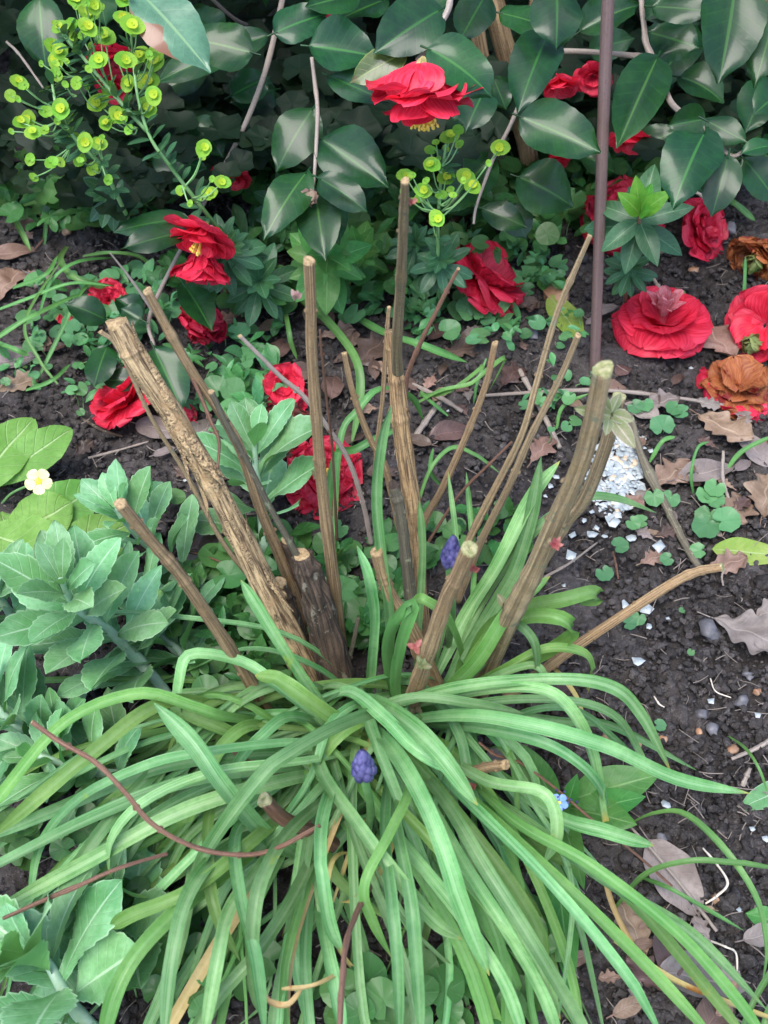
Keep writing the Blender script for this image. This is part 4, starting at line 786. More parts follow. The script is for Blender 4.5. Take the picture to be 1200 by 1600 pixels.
# buds by the right edge
for px, py, lb in ((1188, 525, 'plump green and pink camellia bud resting on the red bloom at the right edge'), (1190, 400, 'scaly green and brown camellia bud below the browning pink bloom')):
    g = Gd(px, py); c = Gd(px, py, .03); t = thing('camellia_bud', g, lb, 'flower bud'); mb = MB()
    petals(mb, c + V((0, 0, -.012)), V((-.5, -.4, .3)), .030, [(5, 55, -25, 1.0), (5, 45, -25, .95), (4, 35, -20, .9)], .02, 0, .75); mb.build('scales', leafmat('bud_scales', (.22, .32, .08), (.42, .2, .12), (.3, .4, .1), (.2, .3, .1), .4, 'net', .1), t)

# ---------------- rusty stake ----------------
stk = thing('garden_stake', Gd(928, 612), 'tall thin rusty brown metal stake stuck in the soil right of the shrub', 'stake')
mb = MB(); tube(mb, [P(951, -60, .955), P(950, 0, .98), P(944, 150, 1.04), P(936, 380, 1.135), Gd(928, 612, -.02)], [.0062, .0062, .0062, .0061, .006], 16, 60, .012); mb.build('rod', M['stake'], stk)
top = P(951, -60, .955); mb = MB(); tube(mb, [top + (top - P(950, 0, .98)).normalized() * .22 , top], [.0063, .0062], 16, 8, .01); mb.build('rod_top', M['stake'], stk)

# ---------------- sedum ----------------
def sedum(path, n, size, label, wid=.42, open_=1.0, tipn=6):
    """path photo px (x,y,z) base->tip"""
    pts = [Z(*q) for q in path]; c = smooth(pts, 40)
    t = thing('sedum_plant', V((pts[0].x, pts[0].y, 0)), label, 'sedum', 'fleshy blue green sedum shoots')
    mb = MB(); tube(mb, [V((pts[0].x, pts[0].y, -.01))] + pts, [.0050, .0048, .0045, .0035, .0022], 10, 40, .04, knots=5); mb.build('stalk', M['sedstalk'], t)
    n = int(n * 1.15); wid *= .88
    for k in range(n):
        u = .12 + .86 * (k / (n - 1)) ** .85; i = min(38, int(u * 39)); T = (c[i+1] - c[i]).normalized()
        A = T.cross(V((0, 1, .3))).normalized(); Bv = T.cross(A); a = k * 2.39 + rnd(-.25, .25)
        R = A * math.cos(a) + Bv * math.sin(a); up = .25 + .9 * u ** 2
        D = (R * (1.15 - .5 * u) * open_ + T * up * 1.2 + UP * .4).normalized(); N = (T * 1.0 - R * .3 + to_cam(c[i]) * .5).normalized()
        L = size * 1.38 * (1.0 if u < .7 else 1.0 - (u - .7) * 1.9) * rnd(.82, 1.12)
        mb = MB(); blade(mb, c[i], D, N, L, L * wid * rnd(.9, 1.12), out_obov, 42, 9, -rnd(.1, .7), rnd(.02, .2), rnd(.03, .09), .14, 9, curl=rnd(-.15, .25))
        mb.build('leaf', M['sedum'], t)
sedum([(262,1085,.03),(215,1030,.06),(170,985,.10),(120,950,.15),(95,905,.20)], 26, .064, 'large toothed sedum shoot leaning left across the middle of the left side')
sedum([(330,930,.02),(280,890,.04),(230,850,.07),(200,820,.10),(180,795,.12)], 18, .052, 'upright toothed sedum shoot behind the stem with a pale cut tip')
sedum([(413,860,.02),(408,800,.05),(400,740,.09),(398,690,.12)], 14, .066, 'sedum shoot with broad toothed leaves between the thin cut stems', .50)
sedum([(180,1640,.03),(120,1580,.06),(95,1540,.09),(70,1500,.10),(40,1490,.11)], 16, .056, 'sedum shoot with round bluish leaves in the bottom left corner', .66)
sedum([(120,1110,.02),(60,1140,.05),(10,1120,.08),(-20,1080,.10)], 18, .060, 'sedum shoot at the left edge under the big leaning shoot')
sedum([(40,1000,.01),(10,950,.05),(-20,920,.08)], 14, .056, 'sedum shoot rising at the left edge below the primrose')
sedum([(260,1200,.01),(190,1210,.04),(120,1200,.06),(60,1180,.08)], 16, .052, 'low sedum shoot half covered by the long strap leaves at left')
sedum([(230,1500,.01),(200,1460,.04),(170,1430,.06),(130,1400,.07)], 12, .045, 'low sedum shoot with rounded scalloped leaves above the bottom left shoot', .75)
sedum([(300,1080,.01),(290,1030,.03),(250,990,.05)], 9, .050, 'short sedum shoot beside the base of the tan stem with pale tip', .6)

sedum([(330,1060,.01),(270,1010,.03),(220,950,.06),(190,900,.08)], 12, .056, 'sedum shoot with drooping leaves right of the large leaning shoot')
sedum([(150,1180,.01),(90,1150,.04),(40,1200,.06)], 12, .05, 'low sedum shoot behind the arched red brown twig')
# ---------------- primrose ----------------
pr = thing('primrose_plant', Gd(10, 790), 'primrose with crinkled yellow green leaves and one pale flower at the left edge', 'primrose')
for b, t_, w, z0, z1 in (((-60,790),(56,662),70,.03,.07),((-10,760),(112,682),58,.03,.06),((20,860),(150,770),80,.02,.05),((-30,830),(90,880),90,.02,.05),((0,800),(60,930),90,.02,.04),((60,900),(200,830),80,.01,.03),((-60,760),(-10,660),70,.02,.07),((10,850),(110,800),80,.02,.05)):
    A = Z(*b, z0); Bp = Z(*t_, z1); mb = MB(); D = Bp - A
    blade(mb, A, D + UP * .02, to_cam(A) + UP * .6, D.length * 1.05, w * depth_of(A) / F * 1.1, lambda t: max(.08, math.sin(math.pi * t ** 1.25) ** .6), 26, 13, -.5, .12, .03, .05, 20, crump=.012); mb.build('leaf', M['prim'], pr)
c = Z(60, 752, .125); mb = MB(); tube(mb, [Gd(0, 790), Z(20, 770, .04), c], [.0016, .0014, .0013], 6, 14); fs = mb.build('flower_stalk', M['stalk'], pr)
mb = MB(); N = (to_cam(c) + UP * .2 + V((.1, 0, 0))).normalized(); X = N.orthogonal().normalized(); Y = N.cross(X)
for k in range(5):
    a = 6.283 * k / 5 + .3; D = X * math.cos(a) + Y * math.sin(a); blade(mb, c + D * .002, D + N * .15, N, .0106, .0108, out_petal, 10, 7, -.25, .05, .04, notch=.22)
mb.build('petals', M['py'], fs); mb = MB(); disc_leaf(mb, c + N * .0012, N, X, .0032, 'round', -.2, .1); mb.build('eye', M['pc'], fs)

# ---------------- wood spurge with lime cups ----------------
def cup(mb, mb2, c, N, R, par=None):
    X = N.orthogonal().normalized(); a = rnd(0, 6.28); X = X * math.cos(a) + N.cross(X) * math.sin(a)
    disc_leaf(mb, c, N, X, R, 'heart', .22, .04, ns=16); disc_leaf(mb, c + N * .0006 - X * R * .25, N, -X, R * .92, 'heart', .25, .04, ns=16)
    if R > .006:
        c2 = c + N * .0035 + rvec(.001); disc_leaf(mb2, c2, (N + rvec(.25)).normalized(), X, R * .58, 'round', .35, .05, ns=12, nr=3)
        for k in range(5):
            a = 1.257 * k; Y = N.cross(X); D = X * math.cos(a) + Y * math.sin(a); blade(mb2, c2 + N * .001, D * .7 + N * .8, N, R * .28, R * .12, out_ellip, 4, 3, 0, .2, r=.9)
def spurge(base, stems, cups, d, label, leafn=20):
    t = thing('wood_spurge', base, label, 'spurge')
    for s in stems:
        pts = [P(x, y, dd) for x, y, dd in s]; mb = MB(); tube(mb, pts, [.0024, .0022, .0018, .0014], 7, 30, .05); so_ = mb.build('stalk', M['stalk'], t)
        c = smooth(pts, 30); mb = MB()
        for k in range(leafn):
            i = random.randint(3, 28); T = (c[i] - c[i-1]).normalized(); D = T.orthogonal().normalized(); a = rnd(0, 6.28); D = D * math.cos(a) + T.cross(D) * math.sin(a)
            blade(mb, c[i], D + T * .5, T + UP * .3 + to_cam(c[i]) * .5, rnd(.012, .026), rnd(.006, .010), out_paddle, 9, 5, -.3, .15)
        mb.build('stalk_leaves', M['robb'], so_)
    cups = cups + [(cups[k % len(cups)][0] + rnd(-26, 26), cups[k % len(cups)][1] + rnd(-10, 30), rnd(11, 20), cups[k % len(cups)][3]) for k in range(int(len(cups) * 1.1))]
    for x, y, sz, hub in cups:
        dd = d + rnd(-.05, .05); c = P(x, y, dd); h = P(hub[0], hub[1], d + .01)
        mb = MB(); mid = (c + h) / 2 + V((0, 0, -.006)); tube(mb, [h, mid, c], [.0009, .0008, .0007], 5, 8); fo = mb.build('flower_stalk', M['stalk'], t)
        N = (to_cam(c) * .8 + UP * .5 + rvec(.28)).normalized(); R = sz * .70 * dd / F / 2
        m1 = MB(); m2 = MB(); cup(m1, m2, c, N, R); m1.build('bract', M['bract'], fo)
        if m2.v: m2.build('flower', M['bracty'], fo)
spurge(Gd(420, 520), [[(430,470,1.25),(375,400,1.18),(320,330,1.10),(270,265,1.06),(235,215,1.04),(215,150,1.03),(205,60,1.03)], [(200,340,1.15),(160,262,1.08),(120,220,1.05),(90,170,1.04),(80,120,1.04)], [(230,205,1.04),(180,150,1.03),(130,90,1.02),(100,50,1.01)]],
 [(193,30,34,(205,90)),(205,40,44,(205,90)),(137,45,38,(160,110)),(95,43,30,(130,90)),(112,38,26,(130,90)),(163,58,42,(180,150)),(83,73,34,(120,110)),(95,82,36,(120,110)),(218,88,36,(210,130)),(242,94,44,(215,150)),(232,128,44,(215,180)),(240,150,36,(215,180)),(230,170,40,(215,180)),
  (153,162,40,(215,200)),(28,128,30,(95,170)),(17,150,26,(95,170)),(32,192,30,(90,190)),(45,186,32,(90,190)),(52,208,32,(100,200)),(95,172,38,(110,200)),(100,185,34,(110,200)),(72,175,26,(110,200)),(165,194,28,(215,200)),(185,180,34,(215,200)),(133,222,34,(150,240)),(155,225,30,(160,250)),(125,250,26,(150,250)),(80,255,26,(110,230)),(47,250,22,(110,230)),
  (145,265,26,(160,260)),(318,232,34,(290,290)),(327,303,30,(300,310)),(347,285,30,(300,310)),(282,298,22,(285,290)),(120,0,40,(130,60)),(145,8,36,(150,70)),(195,-2,40,(205,60)),(88,95,34,(120,120)),(155,95,36,(180,150)),(195,95,40,(205,140)),(120,130,26,(150,170)),(140,20,36,(150,70)),(88,118,26,(120,150)),(200,130,30,(205,140)),(170,140,28,(205,170))],
 1.03, 'lime green cupped wood spurge flowering in the top left corner', 60)
spurge(Gd(685, 470), [[(685,470,1.28),(685,420,1.2),(684,360,1.14),(688,290,1.10),(697,225,1.07)]],
 [(703,215,36,(690,260)),(716,203,22,(690,260)),(675,258,34,(688,300)),(697,278,34,(688,310)),(727,277,36,(690,320)),(633,275,30,(680,330)),(662,298,32,(684,330)),(683,342,32,(684,370)),(781,231,34,(690,340)),(672,235,22,(690,270)),(738,292,34,(690,330)),(655,310,20,(680,330)),(690,305,22,(686,320))],
 1.05, 'lime green cupped wood spurge rising behind the tallest cut stem', 26)

# ---------------- leafy rosettes ----------------
def rosette(base_px, top, n, Lpx, label, mat='robb', wid=.34, whorls=3, name='spurge_shoot', cat='spurge', out=out_paddle, topmat=None, group='leafy dark green spurge shoots'):
    g = Gd(*base_px); tp = P(*top); t = thing(name, g, label, cat, group)
    mb = MB(); tube(mb, [g - UP * .01, (g + tp) / 2 + rvec(.006), tp], [.003, .0026, .002], 7, 14); mb.build('stalk', M['redtwig'], t)
    ax = (tp - g).normalized(); ax = (ax + to_cam(tp) * .25).normalized(); X = ax.orthogonal().normalized(); Y = ax.cross(X); s = top[2] / F
    for w in range(whorls):
        o = w / max(1, whorls - 1) if whorls > 1 else 0
        for k in range(n):
            a = 6.283 * (k + .37 * w) / n + rnd(-.2, .2); R = X * math.cos(a) + Y * math.sin(a)
            D = (R * .42 + ax * .5 + UP * .5 if topmat else R * .55 + ax * .9) if w == 0 else R + ax * (.35 - .35 * o)
            L = Lpx * s * rnd(.8, 1.12) * (.75 if w == 0 else 1); mb = MB()
            blade(mb, tp - ax * (o * Lpx * s * .7), D, ax + R * .1, L, L * wid * rnd(.9, 1.1), out, 14, 7, -rnd(.2, .7), rnd(.1, .3), .02)
            mb.build('leaf', M[topmat if (topmat and w == 0) else mat], t)
rosette((365,470), (350,392,1.15), 9, 62, 'dark leathery spurge rosette right of the upright red bloom')
rosette((400,480), (405,440,1.2), 8, 66, 'dark spurge rosette low in front of the hanging camellia leaves')
rosette((500,480), (512,402,1.15), 7, 78, 'bright mid green leafy shoot just right of the flat topped cut stem', 'green', .48, 3, 'leafy_shoot', 'plant', out_ellip)
rosette((560,430), (560,395,1.25), 7, 66, 'mid green leafy shoot left of the tallest cut stem', 'green', .42, 2, 'leafy_shoot', 'plant', out_ellip)
rosette((690,470), (688,408,1.18), 9, 52, 'grey green spurge rosette beneath the lime cups left of a red bloom')
rosette((640,440), (650,380,1.25), 8, 46, 'small spurge rosette hidden behind the tallest cut stem')
rosette((745,470), (735,385,1.3), 8, 44, 'small spurge rosette just above the crumpled red bloom')
rosette((980,490), (985,418,1.18), 8, 46, 'dark spurge rosette with red stalk standing on soil right of the stake')
rosette((985,470), (1000,335,1.08), 5, 84, 'tall spurge shoot tipped with fresh lime young leaves right of the stake', 'robb', .42, 3, topmat='robblight', out=out_ellip)
rosette((440,330), (455,330,1.35), 8, 60, 'shaded spurge rosette behind the hanging camellia leaves')
rosette((300,250), (330,215,1.35), 8, 60, 'shaded spurge rosette under the scorched camellia leaf')
rosette((225,330), (170,300,1.25), 8, 58, 'shaded spurge rosette under the lime cups at left')
rosette((600,340), (612,330,1.4), 8, 54, 'shaded spurge rosette behind the hanging bloom')
rosette((545,300), (560,318,1.4), 8, 54, 'shaded spurge rosette between the camellia sprig and the tallest stem')

# ---------------- forget-me-not ----------------
fm = thing('forget_me_not', Gd(880, 1270, 0), 'soft green forget-me-not plant with one tiny blue flower right of the bluebell leaves', 'forget-me-not')
for b, t_, w, z0, z1 in (((890,1250),(1025,1215),66,.02,.05),((880,1260),(985,1290),60,.01,.04),((870,1260),(818,1172),42,.02,.06),((868,1250),(905,1370),40,.03,.07),((860,1280),(890,1530),52,.03,.05),((880,1260),(845,1290),34,.03,.07),((885,1262),(900,1215),24,.03,.06),((870,1270),(800,1330),50,.01,.03),((900,1270),(1000,1250),50,.01,.05),((860,1300),(870,1420),44,.02,.04)):
    A = Z(*b, z0); Bp = Z(*t_, z1); mb = MB(); D = Bp - A; blade(mb, A, D + UP * .01, to_cam(A) + UP * .5, D.length * 1.05, w * depth_of(A) / F, out_ellip, 18, 9, -.4, .15, .03); mb.build('leaf', M['green'], fm)
mb = MB(); c = Z(874, 1254, .085); tube(mb, [Z(885, 1270, .01), c], [.001, .0008], 5, 8); fs = mb.build('flower_stalk', M['stalk'], fm)
N = to_cam(c); X = N.orthogonal().normalized(); Y = N.cross(X); mb = MB()
for (ox, oy, r) in ((0, 0, .0062),): 
    for k in range(5):
        a = 1.257 * k; D = X * math.cos(a) + Y * math.sin(a); blade(mb, c + D * .001, D + N * .1, N, r, r * .9, out_petal, 7, 5, 0, .05)
mb.build('petals', M['fb'], fs); mb = MB()
for k in range(9): q = c + X * rnd(-.008, .010) + Y * rnd(-.010, .010) - N * .002; tube(mb, [q, q + N * .003], [.0014, .0008], 6, 4)
mb.build('flower_bud', M['purple'], fs); mb = MB(); disc_leaf(mb, c + N * .0008, N, X, .0013, 'round', -.2, 0); mb.build('eye', M['pc'], fs)

# ---------------- narrow bulb leaves ----------------
def bulb(label, paths, base, mat='snow', name='bulb_leaves', group=None):
    t = thing(name, Gd(*base), label, 'bulb leaves', group)
    for path, w in paths: leafpx(path, w, 'leaf', t, mat, face=rnd(.2, .6), twist=(0, rnd(-.3, .5)), gut=.4)
bulb('tangle of narrow green bulb leaves lying on dead leaves at the upper left edge', [([(-40,498,.03),(40,468,.05),(110,443,.06),(177,447,.05)],7),([(-30,545,.03),(30,505,.05),(70,485,.05),(130,455,.03)],10),([(-20,300,.02),(20,340,.04),(48,392,.02)],12),([(70,270,.05),(72,330,.04),(75,380,.01)],8),([(95,300,.05),(100,340,.04),(92,365,.01)],5),
 ([(105,385,.02),(95,405,.05),(112,430,.05),(150,445,.04),(190,450,.02)],13),([(130,400,.02),(170,395,.05),(215,400,.04),(240,420,.02)],8),([(60,495,.01),(80,440,.05),(120,410,.06),(180,402,.03)],8),([(60,590,.01),(95,520,.04),(120,470,.06),(150,420,.04)],9),([(-20,530,.02),(20,545,.03),(45,555,.02)],11),([(90,600,.01),(60,560,.03),(40,500,.05),(100,400,.06)],7),([(20,450,.02),(70,430,.04),(90,400,.04)],9),([(40,610,.01),(80,595,.03),(110,570,.02)],8)], (90,520))
bulb('dark green strap leaves curling between the two tall middle stems', [([(440,440,.02),(475,470,.05),(510,500,.06),(555,560,.06),(562,620,.04),(548,700,.02)],18),([(545,488,.02),(600,520,.04),(660,540,.05),(730,566,.02)],16),([(520,960,.02),(530,700,.08),(560,640,.10),(600,600,.11),(640,600,.08),(655,620,.05)],14),([(500,980,.02),(520,730,.07),(560,700,.09),(640,660,.10)],16),([(655,618,.02),(700,612,.05),(750,577,.06),(748,572,.06)],10),([(440,460,.03),(450,510,.05),(458,560,.02)],10)], (540,720))
bulb('pale green strap leaves arching over soil in front of the brown dead leaf', [([(650,800,.02),(672,735,.06),(705,700,.07),(740,710,.06),(780,745,.03)],9),([(690,760,.02),(672,735,.05),(680,700,.06)],8),([(738,960,.02),(740,860,.06),(722,740,.10)],12),([(655,628,.02),(690,610,.05),(735,600,.06),(762,578,.07),(790,560,.06),(765,610,.03)],11),([(760,560,.05),(745,600,.03),(742,630,.01)],6),([(700,650,.01),(670,625,.03),(655,610,.02)],8)], (700,740))
bulb('thin green blades curving over the soil at the lower right edge', [([(980,1290,.02),(1020,1272,.05),(1070,1272,.07),(1130,1325,.08),(1180,1400,.07),(1195,1470,.05),(1182,1530,.03)],15),([(960,1420,.02),(1010,1365,.06),(1080,1345,.08),(1150,1348,.08),(1230,1352,.06)],12),([(1000,1370,.01),(1050,1390,.03),(1155,1445,.02)],9),([(1230,1540,.02),(1200,1580,.03),(1190,1640,.02)],14),([(1150,1640,.03),(1180,1560,.05),(1230,1480,.05)],12)], (980,1400))
bulb('single narrow blade leaning at the right edge above the lower right leaves', [([(1138,1150,.01),(1165,1170,.04),(1185,1200,.05),(1200,1240,.03)],7)], (1150,1160))
bulb('short upright blade cut by the soil near the top right bloom', [([(1163,478,.0),(1163,450,.02),(1165,400,.05)],7)], (1163,478))
bulb('thin curved blades beside the oak leaf at the right edge', [([(1085,780,.0),(1080,740,.03),(1090,700,.05),(1108,690,.05)],6),([(1135,735,.01),(1160,705,.03),(1210,680,.05)],10),([(1015,722,.01),(1035,690,.03),(1055,682,.03)],9),([(870,670,.01),(880,635,.03),(920,615,.04)],8)], (1085,780))
bulb('pale straps under the camellia stems at centre top', [([(520,335,.05),(560,345,.06),(620,362,.04)],8),([(450,350,.04),(540,350,.06),(610,372,.04)],10),([(915,340,.01),(912,310,.04),(925,285,.05)],12),([(1120,300,.04),(1150,320,.04),(1180,345,.02)],14)], (540,350))

# ---------------- ground cover: nobody could count it ----------------
def cover(label, patches, mat='heartd', kind='heart', zr=(.008, .04), name='ground_cover', cat='ground cover'):
    mb = MB(); st = MB()
    for cx, cy, rx, ry, n, s0, s1 in patches:
        for k in range(n):
            a = rnd(0, 6.283); q = math.sqrt(random.random()); px, py = cx + rx * q * math.cos(a), cy + ry * q * math.sin(a)
            c = Gd(px, py, rnd(*zr)); N = (UP + to_cam(c) * .4 + rvec(.35)).normalized(); R = rnd(s0, s1) * depth_of(c) / F / 2
            if kind == 'mix' and random.random() < .42:
                for q in range(random.randint(2, 4)): blade(mb, c + rvec(.004), rvec(1) + UP * .5, N, R * rnd(1.4, 2.6), R * rnd(.5, 1.1), random.choice((out_ellip, out_paddle, out_lance)), 8, 5, -rnd(.1, .8), .25, .04)
                continue
            disc_leaf(mb, c, N, rvec(1) + V((0, .3, 0)), R, kind if kind != 'mix' else random.choice(('heart', 'round', 'scallop')), rnd(-.1, .25), .05, ns=16, nr=3)
            if random.random() < .5 and c.z < .045: g = V((c.x + rnd(-.015, .015), c.y + rnd(-.005, .02), float(lh(c.x, c.y)))); tube(st, [g, (g + c) / 2 + rvec(.004), c], [.0008, .0007], 4, 5, cap=0)
    o = mb.build(name, M[mat], None, (0, 0, 0)); tag(o, label, cat, kind='stuff')
    if st.v: 
        s2 = st.build('stems', M['stalk'], None, (0, 0, 0)); s2.parent = o
cover('mass of small round violet leaves on the soil behind the middle stems', [(740,500,110,36,34,16,38),(820,410,60,50,50,12,32),(690,440,60,60,40,16,38),(560,460,80,50,30,16,36),(870,640,60,30,12,12,24),(900,560,40,80,18,12,24)], 'heart', 'mix')
cover('mass of small leaves round the feet of the left camellia sprig', [(110,560,110,55,60,10,28),(120,470,90,50,40,12,32),(390,560,70,60,38,18,46),(380,640,60,50,22,20,46),(310,590,50,50,20,20,34),(230,470,60,60,24,22,36)], 'heart', 'mix')
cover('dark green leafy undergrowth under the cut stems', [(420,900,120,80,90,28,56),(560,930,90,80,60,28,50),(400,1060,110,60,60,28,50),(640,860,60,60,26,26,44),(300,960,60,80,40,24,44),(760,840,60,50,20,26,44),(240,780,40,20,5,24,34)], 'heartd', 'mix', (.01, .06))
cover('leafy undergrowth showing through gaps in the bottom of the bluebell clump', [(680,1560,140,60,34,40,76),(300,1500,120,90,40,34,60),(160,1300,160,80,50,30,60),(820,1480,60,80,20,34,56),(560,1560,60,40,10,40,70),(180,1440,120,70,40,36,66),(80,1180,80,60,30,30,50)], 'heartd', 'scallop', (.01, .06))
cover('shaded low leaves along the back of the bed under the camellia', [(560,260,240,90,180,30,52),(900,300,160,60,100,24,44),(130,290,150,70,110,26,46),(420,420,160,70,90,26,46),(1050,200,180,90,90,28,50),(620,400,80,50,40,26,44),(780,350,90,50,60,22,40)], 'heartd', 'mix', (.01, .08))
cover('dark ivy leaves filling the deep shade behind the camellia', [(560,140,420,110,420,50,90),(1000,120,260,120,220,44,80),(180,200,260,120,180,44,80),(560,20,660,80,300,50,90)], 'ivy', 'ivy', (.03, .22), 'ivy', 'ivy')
# separate little plants on the right-hand soil
def seedling(px, py, spx, n, label, kind='heart', mat='heart'):
    g = Gd(px, py + spx * .3); t = thing('violet_seedling', g, label, 'seedling', 'little seedlings on the open soil')
    for k in range(n):
        c = Gd(px + rnd(-1, 1) * spx * .45 * (n > 1), py + rnd(-1, 1) * spx * .3 * (n > 1), rnd(.012, .022)); mb = MB()
        disc_leaf(mb, c, (UP + to_cam(c) * .5 + rvec(.2)).normalized(), rvec(1) + V((0, -.5, 0)), spx * .5 * depth_of(c) / F * (1 if n == 1 else .75), kind, .1, .06); mb.build('leaf', M[mat], t)
        mb = MB(); tube(mb, [g, (g + c) / 2 + rvec(.003), c], [.0008, .0007], 5, 6, cap=0); mb.build('stalk', M['stalk'], t)
for q in ((993,823,32,2,'two leaved seedling just right of the eggshell patch'),(966,853,28,1,'seedling leaf below the eggshell patch on a thin red stalk'),(943,894,28,1,'round bluish seedling leaf between shrub and low leaning stem'),(1044,873,22,1,'heart shaped seedling leaf beside a white shell piece'),(985,968,30,3,'seedling cluster touching the low leaning stem'),
          (1108,815,58,3,'broad lobed seedling left of the long yellowing leaf'),(1093,860,26,1,'small curled seedling under the broad lobed one'),(1029,1133,20,1,'single tiny round seedling on bare soil right of the bluebell arch'),(1003,632,34,2,'seedling pair beside the green tipped stem'),(1035,668,38,1,'round seedling leaf just above the brown oak leaf'),
          (1068,636,36,2,'seedling pair beneath the rusty withered bloom'),(1037,778,40,2,'bright seedling among dead leaves right of the grey stick'),(1105,768,44,3,'leafy seedling under the thin curved blades'),(1066,458,10,1,'tiny sprout below the fresh red bloom'),(1066,953,10,1,'tiny green sprout on the bare soil right of the low stem'),(1080,1018,12,1,'tiny green sprout low on the open soil'),
          (248,766,34,1,'seedling leaf behind the pale cut stem at left'),(125,643,14,1,'tiny seedling on bare soil left of the sideways red bloom'),(8,598,16,1,'tiny clover like seedling at the left edge'),(530,825,34,1,'round green seedling leaf between two thin stems'),(1075,355,20,2,'seedling under the right camellia sprig')): seedling(*q)
def looseleaf(px, py, ex, ey, w, mat, label, dz=.01, out=out_ellip, **k):
    A = Gd(px, py, dz); Bp = Gd(ex, ey, dz); D = Bp - A; mb = MB(); blade(mb, A, D, UP + to_cam(A) * .3, D.length, w * depth_of(A) / F * 1.15, out, 20, 9, k.get('bend', -.2), .1, .04, crump=.015)
    o = mb.build('fallen_leaf', M[mat], None, A); tag(o, label, 'leaf')
looseleaf(1112,858,1240,866,42,'yell','long yellow green strap shaped leaf lying at the right edge', .012)
looseleaf(858,462,912,528,40,'yell','drooping yellow green leaf lying left of the stake', .015)
looseleaf(845,430,884,458,40,'green','pale green leaf above the drooping yellow green one', .02)
looseleaf(302,1112,362,1118,32,'yell','pale yellow oval leaf right of the leaning sedum shoot', .03)
looseleaf(1240,1225,1155,1262,34,'sedum','grey green leaf tip at the right edge under the long bluebell leaf', .01)
looseleaf(1230,1445,1165,1425,34,'green','green oval leaf at the lower right edge', .012)

# ---------------- dead leaves ----------------
def dead(px, py, s, rot, kind, label, mat='oak', dz=.006, curl=.2):
    c = Gd(px, py, dz + .006); D = V((math.cos(rot), math.sin(rot), rnd(-.08, .12))); L = s * depth_of(c) / F; mb = MB()
    B0 = c - D * (L / 2)
    if kind == 'oak': blade(mb, B0, D, UP + rvec(.25) + to_cam(c) * .25, L, L * .68, lambda t: max(.05, math.sin(math.pi * t ** 1.35) ** .75), 44, 11, rnd(-.5, .3), rnd(0, .15), .05, lobes=4, crump=.05, curl=curl)
    else: blade(mb, B0, D, UP + rvec(.25) + to_cam(c) * .25, L, L * rnd(.42, .52), out_camel, 22, 9, rnd(-.6, .4), rnd(0, .3), .05, crump=.03, curl=curl)
    tube(mb, [B0 - D * L * .18, B0 + D * .002], [.0006, .0007], 5, 5, cap=0)
    o = mb.build('dead_leaf', M[mat], None, c); tag(o, label, 'dead leaf', 'fallen dead leaves')
